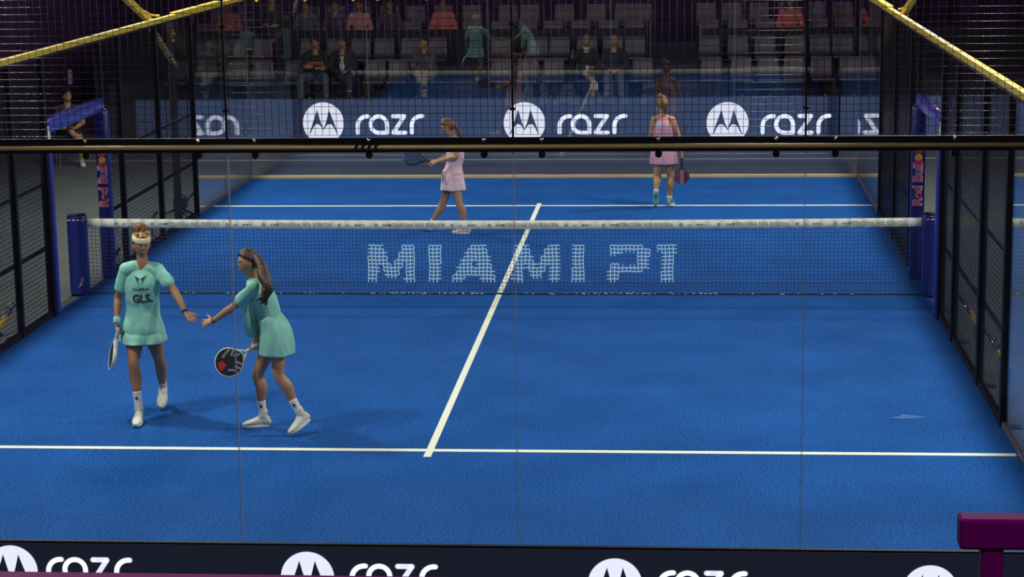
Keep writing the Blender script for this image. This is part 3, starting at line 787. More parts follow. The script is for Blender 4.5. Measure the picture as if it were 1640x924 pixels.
def face_bits(parent, c, f, u, l, k, brow, fine=True):
    e = MB(); pu = MB(); br = MB(); lp = MB()
    for s in (-1, 1):
        p = c+l*s*.0245*k+f*HR[1]*.80*k+u*.003*k
        e.ell(p, (.0135*k, .008*k, .0072*k), X=l, Z=u, n=10, m=8)
        pu.ell(p+f*.0055*k, (.0062*k, .004*k, .0062*k), X=l, Z=u, n=8, m=6)
        b0 = c+l*s*.012*k+f*HR[1]*.90*k+u*.021*k; b1 = c+l*s*.026*k+f*HR[1]*.885*k+u*.026*k; b2 = c+l*s*.040*k+f*HR[1]*.79*k+u*.020*k
        br.tube([b0, b1, b2], [(.0042*k), (.0042*k), (.0028*k)], n=6, k=3)
    lc = c+f*HR[1]*.955*k-u*.056*k
    lp.tube([lc-l*.021*k-f*.010*k, lc+u*.002*k, lc+l*.021*k-f*.010*k], [(.003*k), (.0062*k), (.003*k)], n=8, k=4)
    e.obj('eye_whites', M['eyew'], parent, smooth=True); pu.obj('irises', M['eyek'], parent, smooth=True)
    br.obj('eyebrows', brow, parent, smooth=True); lp.obj('lips', M['lip'], parent, smooth=True)
def hair_cap(parent, c, f, u, l, k, m, style='back', name='hair', thick=.012):
    mb = MB(); n, mm = 36, 24
    base = 0; keep = {}
    idx = {}
    def ok(p):
        # hairline: front high, sides behind the ears, nape low
        if p.y > .25: return p.z > .50+.25*(p.y-.25)-(abs(p.x)*.25)
        if p.y > -.15: return p.z > .0+.55*max(0, p.y+.15)*1.6-.05
        return p.z > -.45
    for i in range(mm+1):
        ph = math.pi*(i+.02)/(mm+.04)
        for j in range(n):
            th = 2*math.pi*j/n; p = V((math.sin(ph)*math.cos(th), math.sin(ph)*math.sin(th), math.cos(ph)))
            q = headfn(p); d = p*(thick)*(1+.15*math.sin(j*2.7)+.1*math.sin(i*1.9))
            mb.v.append(c+l*(q.x*HR[0]*k+d.x)+f*(q.y*HR[1]*k+d.y)+u*(q.z*HR[2]*k+d.z)); keep[(i, j)] = ok(p)
    for i in range(mm):
        for j in range(n):
            j2 = (j+1) % n
            if keep[(i, j)] and keep[(i+1, j)] and keep[(i, j2)] and keep[(i+1, j2)]:
                a = i*n+j; b = i*n+j2; mb.f.append((a, a+n, b+n, b))
    mb.f.append(tuple(range(n)))
    used = sorted({i for f_ in mb.f for i in f_}); mp = {o: i for i, o in enumerate(used)}
    mb.v = [mb.v[i] for i in used]; mb.f = [tuple(mp[i] for i in f_) for f_ in mb.f]
    return mb.obj(name, m, parent, smooth=True, solid=.012)
def shoe(parent, ank, toe, up, m, msole, k=1.0, side=1):
    """ank = ankle centre, toe = tip of the sole; sole plane normal = up"""
    up = unit(up); d = toe-ank; d = d-up*d.dot(up); d.normalize(); l = d.cross(up)
    # sole level under the ankle: toe lies on the sole plane
    h = (ank-toe).dot(up); heel = ank-up*h-d*.055*k
    L = (toe-heel).dot(d); L = max(L, .22*k)
    if L > .30: L = .30
    heel = toe-d*L
    sole = MB(); n = 20; pts = []
    for i in range(n):
        a = 2*math.pi*i/n; t = .5+.5*math.cos(a); w = (.030+.014*math.sin(t*math.pi*.9))*k*math.copysign(abs(math.sin(a))**.7, math.sin(a))
        pts.append(heel+d*(L*t)+l*w*1.05+up*(.012*max(0, t-.8)*5*k))
    sole.prism(pts, up*.026*k)
    so_parent = None
    up_ = MB()
    rad = [(.028, .030), (.036, .052), (.038, .050), (.042, .036), (.044, .026), (.036, .018), (.02, .012)]
    ts = [.03, .14, .32, .52, .72, .88, .97]
    up_.tube([heel+d*L*t+up*(.022+r[1]*.75)*k for t, r in zip(ts, rad)], [(r[0]*k, r[1]*k) for r in rad], n=16, lats=l)
    up_.tube([ank+up*.02-d*.005, ank-up*.03-d*.0], [.040*k, .042*k], n=14, k=1)
    so = up_.obj('shoe', m, parent, remesh=.006, sm=3)
    sole.obj('sole', msole, so, bevel=.006)
    lc = MB()
    for q in range(4):
        t = .38+.09*q; c = heel+d*L*t+up*(.086-.013*q)*k
        lc.tube([c-l*.026*k-up*.006, c+up*.004, c+l*.026*k-up*.006], [.0038], n=6, k=2)
    lc.obj('laces', M['solew'], so, smooth=True)
    return so
def torso_frame(J):
    lh = unit(J['hipR']-J['hipL']); ls = unit(J['shR']-J['shL'])
    pel = (J['hipR']+J['hipL'])/2; shc = (J['shR']+J['shL'])/2
    return lh, ls, pel, shc
def human(name, label, J, hf, hu=(0, 0, 1), skin='skin', k=1.0, hands=None, voxel=.0065, group=None, gender='f', girth=1.0, spine=None):
    """J: joint dict (world). Returns (root object, info)."""
    J = {a: V(b) for a, b in J.items()}
    lh, ls, pel, shc = torso_frame(J)
    ax = (shc-pel); H = ax.length; axn = ax.normalized()
    if spine is None: spine = V((0, 0, 0))
    root_loc = V((pel.x, pel.y, 0))
    mb = MB()
    g = girth*k
    tp = [pel-axn*.07, pel+axn*.0, pel+axn*H*.30+spine*.6, pel+axn*H*.55+spine, pel+axn*H*.80+spine*.6, pel+axn*H*.98, J['neck']]
    if gender == 'f': tr = [(.13, .10), (.160, .112), (.118, .088), (.128, .100), (.140, .105), (.10, .07), (.052, .052)]
    else: tr = [(.14, .10), (.155, .115), (.145, .108), (.155, .118), (.17, .115), (.12, .08), (.062, .062)]
    tl = [lh, lh, (lh*.7+ls*.3), (lh*.4+ls*.6), ls, ls, ls]
    mb.tube(tp, [(a*g, b*g) for a, b in tr], n=24, k=4, lats=tl)
    info = dict(tp=tp, tr=tr, tl=tl, g=g, H=H, axn=axn, pel=pel, shc=shc, lh=lh, ls=ls, k=k)
    # shoulders girdle
    mb.tube([J['shL'], shc+axn*.02, J['shR']], [.048*k, .055*k, .048*k], n=12)
    hc = J['head']; f = unit(hf)
    mb.tube([J['neck']-axn*.03, (J['neck']+hc)/2-f*.012-V((0, 0, .01)), hc-V(hu)*.05*k-f*.018], [.052*k if gender == 'f' else .062*k, .047*k if gender == 'f' else .058*k, .047*k], n=14)
    f, u, l = head_parts(mb, hc, hf, hu, k)
    aw = 1.0 if gender == 'f' else 1.2
    for S in 'LR':
        sh, el, wr = J['sh'+S], J['el'+S], J['wr'+S]
        mb.tube([sh, sh.lerp(el, .35), sh.lerp(el, .75), el, el.lerp(wr, .25), el.lerp(wr, .7), wr],
                [.046*aw*k, .045*aw*k, .038*aw*k, .036*aw*k, .038*aw*k, .029*aw*k, .0235*aw*k], n=14, k=4)
        hp, kn, an = J['hip'+S], J['kn'+S], J['an'+S]
        bk = V(J['fwd'+S]) if 'fwd'+S in J else unit(lh.cross(V((0, 0, 1))))
        calf = kn.lerp(an, .3)-bk*.018*k
        mb.tube([hp+V((0, 0, .02)), hp.lerp(kn, .3), hp.lerp(kn, .7), kn, calf, kn.lerp(an, .65), an],
                [.088*g, .084*g, .062*g, .052*k, .056*g, .040*k, .033*k], n=18, k=4)
        mb.tube([an, an-V((0, 0, .02))], [.032*k], n=10, k=1)
        if hands and S in hands:
            hd = hands[S]; hand_tubes(mb, wr, hd['d'], hd['n'], hd.get('s', 1), hd.get('curl', .4), hd.get('spread', .12), k*1.0, hd.get('thumb', .7))
        else:
            hand_tubes(mb, wr, wr-el, lh if S == 'R' else -lh, 1 if S == 'L' else -1, .35, .1, k)
    mb.v = [v-root_loc for v in mb.v]
    o = mb.obj('person', M[skin], remesh=voxel, sm=3)
    o.location = root_loc; tag(o, label, 'person', group)
    info.update(root=root_loc, f=f, u=u, l=l, hc=hc, J=J)
    return o, info
class Loc(MB):
    """mesh builder whose world-space vertices are stored relative to a root"""
    def __init__(s, root): super().__init__(); s.root = root
    def obj(s, *a, **kw):
        s.v = [v-s.root for v in s.v]; return super().obj(*a, **kw)
def localize(o, root): 
    for v in o.data.vertices: v.co -= root
    return o
def shirt(o, I, m, hem=.0, loose=1.12, sleeve=.55, disp=.012, remesh=.009, hemr=None, tank=False, name='shirt', dsc=.12):
    tp = [p.copy() for p in I['tp']]; tr = list(I['tr']); tl = I['tl']; g = I['g']; ax = I['axn']
    b = Loc(I['root'])
    n0 = tp[0]+ax*hem; pts = [n0, tp[1]+ax*max(0, hem)*.4, tp[2], tp[3], tp[4], tp[5]+ax*.012, tp[5]+ax*.035]
    add = .012
    h = hemr or (tr[1][0]*1.12, tr[1][1]*1.12)
    rr = [h, (max(tr[1][0]+add, h[0]*.97), max(tr[1][1]+add, h[1]*.97)), (tr[2][0]*loose+add*1.5, tr[2][1]*loose+add*1.5), (tr[3][0]*min(loose, 1.12)+add, tr[3][1]*loose+add), (tr[4][0]+add*1.1, tr[4][1]+add*1.5), (.105, .075), (.066, .060)]
    if tank: rr[4] = (tr[4][0]*.93, tr[4][1]+add); rr[5] = (.092, .074); rr[6] = (.066, .062)
    b.tube(pts, [(x*g, y*g) for x, y in rr], n=32, k=4, lats=[tl[0], tl[1], tl[2], tl[3], tl[4], tl[5], tl[5]], cap=False)
    J = I['J']; k = I['k']
    if not tank:
        b.tube([J['shL']+ax*.005, I['shc']+ax*.03, J['shR']+ax*.005], [.062*k, .064*k, .062*k], n=14)
    for S in 'LR':
        sh, el = J['sh'+S], J['el'+S]
        if sleeve > 0:
            if sleeve <= 1:
                e = sh.lerp(el, sleeve); b.tube([sh, sh.lerp(e, .5), e], [.054*k, .058*k, .060*k], n=16, cap=True)
            else:
                wr = J['wr'+S]; b.tube([sh, sh.lerp(el, .5), el, el.lerp(wr, .5), el.lerp(wr, sleeve-1)], [.064*k, .060*k, .054*k, .046*k, .038*k], n=14)
    return b.obj(name, m, o, remesh=remesh, sm=3, disp=disp, dscale=dsc)
def skirt(o, I, m, top=.08, pts=None, r0=None, r1=None, flute=(.06, 7, 0), name='skirt', drop=.34, lats=None):
    b = Loc(I['root']); ax = I['axn']; pel = I['pel']; g = I['g']
    if pts is None: pts = [pel+ax*top, pel+ax*.02, pel-V((0, 0, drop*.5)), pel-V((0, 0, drop))]
    r0 = r0 or (.14, .105); r1 = r1 or (.20, .16)
    rr = [r0, (max(.182*g, r0[0]), max(.135*g, r0[1])), ((.20*g+r1[0])/2, (.150*g+r1[1])/2), r1]
    b.tube(pts, rr, n=64, k=5, lats=lats or [I['lh']]*4, cap=None, flute=flute)
    return b.obj(name, m, o, smooth=True, solid=.005)
def sock(o, I, S, top, m, mark=True):
    b = Loc(I['root']); J = I['J']; an = J['an'+S]; kn = J['kn'+S]
    t = an.lerp(kn, top); b.tube([t, an.lerp(kn, top*.5), an, an-(kn-an).normalized()*.03], [.041*I['k'], .038*I['k'], .038*I['k'], .038*I['k']], n=16, cap=False)
    s = b.obj('sock', m, o, smooth=True)
    if mark:
        c = an.lerp(kn, top*.62)+V((0, -.042, 0))*I['k']; q = Loc(I['root']); q.ell(c, (.014, .004, .014), n=12, m=8); q.obj('round_mark', M['ink'], s, smooth=True)
    return s
def shoe_on(o, I, S, toe, up, m, ms, k=1.0):
    b = shoe(o, I['J']['an'+S], V(toe), up, m, ms, k)
    localize(b, I['root'])
    for ch in b.children: localize(ch, I['root'])
    return b
def band(o, I, S, fr, wd, m, r=.030, name='wristband'):
    J = I['J']; el, wr = J['el'+S], J['wr'+S]; c = el.lerp(wr, fr); d = (wr-el).normalized()
    b = Loc(I['root']); b.tube([c-d*wd/2, c+d*wd/2], [r, r*.95], n=16, k=1, cap=False); return b.obj(name, m, o, smooth=True, bevel=.002)
def racket(label, grip, tipdir, nrm, face, rim, name='padel_racket', sz=1.0, holes=True, printed=None, grow=None):
    """grip = where the hand closes, tipdir = direction to the head"""
    d = unit(tipdir); nrm = V(nrm); nrm = (nrm-d*nrm.dot(d)).normalized(); l = d.cross(nrm)
    t = empty(name, grip, label, 'racket')
    W = lambda x, y, z=0: l*x*sz+d*y*sz+nrm*z*sz
    MB().tube([W(0, -.07), W(0, .07)], [.017], n=12, k=1, cap=False).obj('grip', M['rwhite'] if rim is not M['carbon'] else M['carbon'], t, smooth=True, bevel=.002)
    MB().tube([W(0, -.075), W(0, -.068)], [.021], n=12, k=1, cap=False).obj('end_cap', M['solek'], t)
    c0 = .235
    def outline(sc): 
        pts = []
        for i in range(40):
            a = 2*math.pi*i/40; x = .130*math.sin(a); y = .135*math.cos(a)
            if y < 0: x *= (1-.35*(y/.135)**2)
            pts.append((x*sc, y*sc))
        return pts
    fb = MB(); fb.prism([W(x, c0+y, -.017) for x, y in outline(.955)], nrm*.034*sz); fc = fb.obj('face', face, t, bevel=.002)
    rb = MB(); op = [W(x, c0+y) for x, y in outline(.985)]; n = len(op)
    bi = len(rb.v)
    for i in range(n):
        p = op[i]; out = (p-W(0, c0)).normalized()
        for j in range(8):
            a = 2*math.pi*j/8; rb.v.append(p+out*.007*sz*math.cos(a)+nrm*.020*sz*math.sin(a))
    for i in range(n):
        for j in range(8):
            a = i*8+j; b_ = i*8+(j+1) % 8; c_ = ((i+1) % n)*8+(j+1) % 8; d_ = ((i+1) % n)*8+j; rb.f.append((a, b_, c_, d_))
    rb.obj('rim', rim, t, smooth=True)
    for s in (-1, 1):
        MB().bar(W(s*.012, .065), W(s*.062, .135), .018*sz, .03*sz, up=nrm).obj('throat', rim, t, bevel=.003)
    if holes:
        hb = MB()
        for r, n_ in ((.0, 1), (.032, 6), (.062, 12)):
            for q in range(n_):
                a = 2*math.pi*q/n_; c = W(r*math.cos(a), c0+.01+r*math.sin(a))
                for sg in (1, -1): hb.poly([c+nrm*sg*.0178*sz+l*.0055*math.cos(b2)+d*.0055*math.sin(b2) for b2 in [z*math.pi/4 for z in range(8)]])
        hb.obj('drilled_holes', M['black'], fc)
    if printed: printed(t, W, nrm)
    return t

# ---- player 1: faces the view
Y1 = -5.85
J1 = dict(head=P(226.5, 392, Y1-.02), neck=P(228, 417, Y1), shR=P(201, 433, Y1), shL=P(255, 433, Y1+.03), elR=P(189, 478, Y1+.03), wrR=P(187, 517, Y1-.08),
          elL=P(279, 466, Y1-.06), wrL=P(297, 500, Y1-.22), hipR=P(216, 527, Y1), hipL=P(242, 526, Y1+.02),
          knR=P(214, 583, -6.02), knL=P(256, 578, -5.72), anR=P(222, 651, -6.06), anL=P(261, 622, -5.47),
          fwdL=V((0, -1, 0)), fwdR=V((0, -1, 0)))
hd1 = dict(R=dict(d=(.0, -.2, -1), n=(-1, -.1, 0), s=1, curl=1.15, thumb=.5), L=dict(d=P(316, 519, Y1-.34)-J1['wrL'], n=(.45, -.6, .65), s=-1, curl=.12, spread=.22))
p1, I1 = human('p1', 'woman in mint shirt lettered GLS with cream headband, walking at left with a racket', J1, (.50, -1, -.04), (0.02, 0, 1), 'skint', 1.0, hd1)
face_bits(p1, J1['head']-I1['root'], I1['f'], I1['u'], I1['l'], 1.0, M['hairbun'])
for ch in p1.children: pass
def hair1(o, I):
    c = I['hc']-I['root']; f, u, l = I['f'], I['u'], I['l']
    h = hair_cap(o, c, f, u, l, 1, M['hairblond'], thick=.010); tag(h, 'blond pulled-up hair')
    bn = MB(); top = c+u*.135-f*.035
    bn.ell(top+u*.015, (.058, .055, .050), X=l, Z=u, n=20, m=12, fn=lambda p: p*(1+.08*math.sin(9*p.x+7*p.z)+.06*math.sin(11*p.y)))
    for q in range(6):
        a = q*1.05; bn.tube([top+l*.04*math.cos(a)+f*.04*math.sin(a)-u*.03, top+l*.05*math.cos(a+.8)+f*.05*math.sin(a+.8), top+l*.03*math.cos(a+1.7)+f*.03*math.sin(a+1.7)+u*.045], [.014, .016, .008], n=8)
    bn.obj('hair_bun', M['hairbun'], o, smooth=True)
    wp = MB()
    for q in range(14):
        a = random.uniform(-.2, math.pi+.2); s0 = c+u*.098+l*.06*math.cos(a)+f*.055*math.sin(a)
        wp.tube([s0, s0+u*random.uniform(.01, .03)+l*.02*math.cos(a), s0+u*random.uniform(-.01, .02)+l*random.uniform(.0, .045)*math.cos(a)+f*.02*math.sin(a)], [.006, .006, .002], n=6)
    wp.obj('loose_strands', M['hairblond'], o, smooth=True)
    hb = MB(); ring = []
    for q in range(29):
        a = 2*math.pi*q/28; ring.append(c+l*.0775*math.cos(a)+f*(.083*math.sin(a)+.004)+u*(.052+.018*math.sin(a)*(-1)+.0))
    hb.tube([ring[i]+u*.012 for i in range(29)], [(.025, .006)], n=10, k=1, lats=u, cap=False)
    hb.obj('headband', M['head_band'], o, smooth=True)
hair1(p1, I1)
s1 = shirt(p1, I1, M['mint'], hem=.02, loose=1.15, sleeve=.62, disp=.030, dsc=.16, hemr=(.204, .158))
skirt(p1, I1, M['mintd'], r0=(.15, .115), r1=(.215, .20), drop=.115, flute=(.06, 5, .6))
M['ink2'] = M['ink']
def on_shirt(o, I, s, mb, name, m):
    import bmesh
    bpy.context.view_layer.update(); dg = bpy.context.evaluated_depsgraph_get(); ev = s.evaluated_get(dg); iv = ev.matrix_world.inverted()
    me = bpy.data.meshes.new(name); me.from_pydata([tuple(v-V((0, .0, 0))) for v in mb.v], [], mb.f)
    bm = bmesh.new(); bm.from_mesh(me); bmesh.ops.triangulate(bm, faces=bm.faces)
    for _ in range(5):
        ed = [e for e in bm.edges if e.calc_length() > .011]
        if not ed: break
        bmesh.ops.subdivide_edges(bm, edges=ed, cuts=1); bmesh.ops.triangulate(bm, faces=bm.faces)
    for v in bm.verts:
        y = []
        for dx, dz in ((0, 0), (.008, 0), (-.008, 0), (0, .008), (0, -.008)):
            hit, loc, nr, ix = ev.ray_cast(iv@(v.co+V((dx, -.5, dz))), iv.to_3x3()@V((0, 1, 0)))
            if hit: y.append((ev.matrix_world@loc).y)
        if y: v.co.y = min(y)-.005
        v.co -= I['root']
    bm.to_mesh(me); bm.free(); me.materials.append(m)
    q = link(bpy.data.objects.new(name, me)); q.parent = s; return q
tx = MB(); put_text(tx, 'GLS.', .100, P(226, 480, Y1-.15), (1, 0, 0), (0, 0, 1), (0, -1, 0), 0, bold=.004, sx=.95); on_shirt(p1, I1, s1, tx, 'shirt_lettering', M['ink'])
tx = MB(); put_text(tx, 'CUPRA', .032, P(223, 465, Y1-.15), (1, 0, 0), (0, 0, 1), (0, -1, 0), 0, bold=.001, sx=1.5); on_shirt(p1, I1, s1, tx, 'shirt_small_lettering', M['ink'])
tx = MB(); c = P(222, 451, Y1-.15)
for s in (-1, 1):
    tx.poly([c+V((s*x, 0, z)) for x, z in ((.062, .045), (.012, .022), (.004, .008), (.022, .006), (.016, -.02), (.0, -.042), (.026, -.014), (.040, .018))])
on_shirt(p1, I1, s1, tx, 'shirt_emblem', M['ink'])
band(p1, I1, 'R', .90, .055, M['head_band'].copy() if 0 else M['mint'], .034); band(p1, I1, 'L', .97, .025, M['ink'], .030, 'watch')
sock(p1, I1, 'R', .36, M['sock']); sock(p1, I1, 'L', .26, M['sock'])
shoe_on(p1, I1, 'R', V((P(218, 684, -6.28).x, -6.30, .004)), (0, 0, 1), M['shoe'], M['solew'])
shoe_on(p1, I1, 'L', V((P(260, 650, -5.60).x, -5.66, .012)), (0.02, -.42, .9), M['shoe'], M['solew'])
gp = J1['wrR']+V((.012, -.035, -.085))
racket('white-rimmed racket held edge-on by the woman with the headband', gp, P(177, 592, Y1-.05)-gp, (.945, .315, 0), M['carbon'], M['rwhite'])

# ---- player 2: faces left, reaching out
Y2 = -6.3
J2 = dict(head=P(396.5, 420, Y2-.02), neck=P(406, 447, Y2), shL=P(406, 462, Y2-.16), shR=P(408, 459, Y2+.15), elL=P(373, 492, Y2-.14), wrL=P(341, 514, Y2-.06),
          elR=P(414, 508, Y2+.16), wrR=P(411, 542, Y2+.06), hipL=P(442, 535, Y2-.09), hipR=P(436, 535, Y2+.09),
          knL=P(447, 602, Y2-.12), knR=P(413, 601, Y2+.07), anL=P(479, 659, Y2-.13), anR=P(421, 662, Y2+.08), fwdL=V((-1, 0, 0)), fwdR=V((-1, 0, 0)))
hd2 = dict(L=dict(d=P(314, 521, Y2+.0)-J2['wrL'], n=(.1, -.75, .65), s=1, curl=.12, spread=.35, thumb=1.1), R=dict(d=(-.35, -.1, -1), n=(.3, .9, 0), s=1, curl=1.1))
p2, I2 = human('p2', 'woman in mint shirt and skirt with long dark ponytail, reaching out her hand', J2, (-1, -.62, -.10), (-.12, 0, 1), 'skin', .97, hd2, spine=V((.035, 0, .01)))
face_bits(p2, J2['head']-I2['root'], I2['f'], I2['u'], I2['l'], .97, M['hairdark'])
def tail(o, I, m, pts, rad, cap=True, n=7, spread=.02, thick=.012):
    c = I['hc']-I['root']
    hair_cap(o, c, I['f'], I['u'], I['l'], I['k'], m, thick=thick)
    b = Loc(I['root'])
    for q in range(n):
        off = [V((random.uniform(-1, 1), random.uniform(-1, 1), random.uniform(-1, 1)))*spread*(i/(len(pts)-1)) for i in range(len(pts))]
        b.tube([V(p)+f for p, f in zip(pts, off)], [r*random.uniform(.55, .8) for r in rad], n=10, k=5)
    b.tube(pts, [r*.9 for r in rad], n=12, k=5)
    return b.obj('ponytail', m, o, smooth=True)
tail(p2, I2, M['hairdark'], [P(406, 409, Y2-.03), P(416, 421, Y2-.08), P(424, 443, Y2-.17), P(428, 462, Y2-.23), P(420, 481, Y2-.24)], [.032, .048, .055, .050, .016], spread=.04)
s2 = shirt(p2, I2, M['mint'], hem=.06, loose=1.05, sleeve=.62, disp=.022, dsc=.14)
fl = Loc(I2['root'])
fl.tube([P(393, 478, Y2-.12), P(395, 505, Y2-.10), P(400, 530, Y2-.02), P(402, 534, Y2+.02)], [(.05, .03), (.055, .035), (.05, .045), (.04, .05)], n=20, k=4, lats=(.3, 1, 0), cap=True)
fl.tube([P(398, 470, Y2-.10), P(403, 498, Y2+.0), P(407, 528, Y2+.05)], [(.07, .05), (.08, .05), (.06, .04)], n=20, k=4, lats=(.0, 1, 0), cap=True)
fl.obj('shirt_front', M['mint'], p2, remesh=.009, sm=4, disp=.016)
ax2 = I2['axn']
skirt(p2, I2, M['mintd'], pts=[P(429, 505, Y2), P(440, 526, Y2), P(443, 546, Y2), P(443, 564, Y2)], r0=(.145, .10), r1=(.225, .155), flute=(.05, 5, 1.2), lats=[V((0, 1, 0))]*4)
band(p2, I2, 'L', .96, .012, M['ink'], .027, 'bracelet')
sock(p2, I2, 'R', .34, M['sock']); sock(p2, I2, 'L', .34, M['sock'])
shoe_on(p2, I2, 'R', V((P(388, 681, Y2+.05).x, Y2+.05, .004)), (0, 0, 1), M['shoe'], M['solew'])
shoe_on(p2, I2, 'L', V((P(466, 694, -6.5).x, -6.55, .008)), (-.42, -.12, .85), M['shoe'], M['solew'])
def pr2(t, W, nrm):
    rd = MB(); gy = MB(); e = nrm*.019
    for sg in (1, -1):
        e = nrm*.0185*sg
        rd.poly([W(x, y)+e for x, y in ((-.03, .345), (.04, .335), (.05, .29), (-.01, .27))])
        for x, y, a in ((-.08, .2, .6), (-.05, .17, .6), (.06, .17, 2.2), (.08, .24, 2.0), (.02, .15, 1.3), (-.07, .26, 1.0), (.09, .2, 1.8)):
            ca, sa = math.cos(a), math.sin(a)
            gy.poly([W(x+u*ca-v*sa, y+u*sa+v*ca)+e for u, v in ((-.035, -.009), (.035, -.009), (.028, .009), (-.028, .009))])
    rd.obj('red_print', M['rred'], t); gy.obj('grey_print', M['rgrey'], t)
gp = P(404, 557, Y2+.02)
racket('white-rimmed black racket with red patch held low by the reaching woman', gp, P(352, 590, Y2-.05)-gp, (.1, -1, .25), M['carbon'], M['rwhite'], printed=pr2, holes=False)

# ---- player 3: pink, walks left beyond the net
Y3 = 4.5
J3 = dict(head=P(717, 203, Y3), neck=P(725, 219, Y3), shL=P(730, 228, Y3-.15), shR=P(726, 227, Y3+.16), elL=P(731, 251, Y3-.20), wrL=P(701, 259, Y3-.12),
          elR=P(717, 251, Y3+.20), wrR=P(698, 258, Y3+.08), hipL=P(727, 281, Y3-.09), hipR=P(723, 281, Y3+.09), knL=P(735, 325, Y3-.16), knR=P(710, 323, Y3+.08),
          anL=P(746, 365, Y3-.15), anR=P(692, 357, Y3+.12), fwdL=V((-1, 0, 0)), fwdR=V((-1, 0, 0)))
hd3 = dict(L=dict(d=(-1, .2, 0), n=(0, -.5, .85), s=-1, curl=.5), R=dict(d=(-1, -.1, 0), n=(0, .5, .85), s=1, curl=.6))
p3, I3 = human('p3', 'woman in pink top and pale skirt beyond the net, looking down at her racket', J3, (-1, -.12, -.42), (-.3, 0, 1), 'skin', 1.0, hd3, spine=V((.02, 0, 0)))
face_bits(p3, J3['head']-I3['root'], I3['f'], I3['u'], I3['l'], 1.0, M['hairbrown'])
tail(p3, I3, M['hairbrown'], [P(724, 197, Y3), P(731, 203, Y3-.02), P(736, 213, Y3-.04), P(740, 224, Y3-.05)], [.026, .034, .03, .008], spread=.015, n=4)
shirt(p3, I3, M['pinkt'], hem=-.04, hemr=(.208, .158), loose=1.1, sleeve=0, disp=.010, tank=True, name='top')
skirt(p3, I3, M['pinkl'], top=.06, r0=(.192, .142), r1=(.225, .18), drop=.19, flute=(.05, 6, 0))
shoe_on(p3, I3, 'L', V((P(724, 375, Y3-.15).x, Y3-.16, .004)), (0, 0, 1), M['shoe'], M['solew'])
shoe_on(p3, I3, 'R', V((P(668, 356, Y3+.12).x, Y3+.12, .09)), (.36, 0, .93), M['shoe'], M['solew'])
sock(p3, I3, 'L', .12, M['sock'], False); sock(p3, I3, 'R', .12, M['sock'], False)
gp = P(688, 258, Y3-.02)
racket('dark navy racket held level in both hands by the woman looking down', gp, P(650, 250, Y3)-gp, (-.18, -.62, .75), M['navyface'], M['carbon'], holes=False)

# ---- player 4: pink, back view
Y4 = 6.9
J4 = dict(head=P(1061, 166, Y4), neck=P(1062.5, 183, Y4), shL=P(1047, 191, Y4), shR=P(1077, 191, Y4), elL=P(1043, 217, Y4+.06), wrL=P(1053, 232, Y4+.24), elR=P(1087, 218, Y4-.02),
          wrR=P(1092, 243, Y4-.02), hipL=P(1055, 243, Y4), hipR=P(1071, 243, Y4), knL=P(1053, 284, Y4-.03), knR=P(1074, 284, Y4+.03), anL=P(1050.5, 310, Y4-.20), anR=P(1072, 320, Y4+.02), fwdL=V((0, 1, 0)), fwdR=V((0, 1, 0)))
hd4 = dict(R=dict(d=(.05, 0, -1), n=(1, -.2, 0), s=-1, curl=1.0), L=dict(d=(.4, .6, -.1), n=(-1, 0, 0), s=1, curl=.5))
p4, I4 = human('p4', 'woman in pink dress seen from behind near the far service line, blond hair tied up', J4, (-.15, 1, -.1), (0, 0, 1), 'skin', 1.0, hd4)
face_bits(p4, J4['head']-I4['root'], I4['f'], I4['u'], I4['l'], 1.0, M['hairblond'])
c = I4['hc']-I4['root']; hair_cap(p4, c, I4['f'], I4['u'], I4['l'], 1, M['hairgold'], thick=.014)
bn = MB()
bn.ell(c+V((-.03, -.03, .125)), (.04, .045, .035), fn=lambda p: p*(1+.1*math.sin(9*p.x+7*p.z)))
bn.tube([c+V((-.02, -.07, .08)), c+V((.03, -.11, .03)), c+V((.045, -.105, -.04)), c+V((.04, -.08, -.10)), c+V((.05, -.07, -.15))], [.03, .035, .032, .026, .012])
bn.obj('hair_bun', M['hairgold'], p4, smooth=True)
s4 = shirt(p4, I4, M['pink'], hem=.0, loose=1.08, sleeve=0, disp=.010, tank=True, name='dress_top')
skirt(p4, I4, M['pink'], r0=(.125, .10), r1=(.205, .17), drop=.175, flute=(.06, 7, 0), name='dress_skirt')
q = Loc(I4['root']); cc = P(1056, 202, Y4-.145); q.box(cc-V((.045, .012, .03)), cc+V((.045, 0, .03))); q.obj('back_patch', mat('pale_blue_patch', (.35, .55, .72), .7), s4)
shoe_on(p4, I4, 'L', V((P(1050, 331, Y4-.06).x, Y4-.05, .004)), (0, -.92, .38), M['shoeb'], M['solel'])
shoe_on(p4, I4, 'R', V((P(1079, 323, Y4+.18).x, Y4+.19, .004)), (0, 0, 1), M['shoeb'], M['solew'])
sock(p4, I4, 'L', .18, M['sock'], False); sock(p4, I4, 'R', .18, M['sock'], False)
def pr4(t, W, nrm):
    w_ = MB(); k_ = MB()
    for sg in (1, -1):
        w_.poly([W(x, y)+nrm*.0185*sg for x, y in ((-.026, .13), (.026, .13), (.026, .36), (-.026, .36))])
        for i in range(8): k_.poly([W(x, .15+i*.026+y)+nrm*.0195*sg for x, y in ((-.018, 0), (.018, .0), (.018, .014), (-.018, .014))])
    w_.obj('centre_stripe', M['rgrey'], t); k_.obj('stripe_lettering', M['ink'], t)
gp = P(1092, 261, Y4-.03)
racket('red and black racket hanging from the hand of the woman seen from behind', gp, P(1092, 303, Y4-.03)-gp, (.1, -1, .1), M['redblk'], M['carbon'], sz=.85, holes=False, printed=pr4)

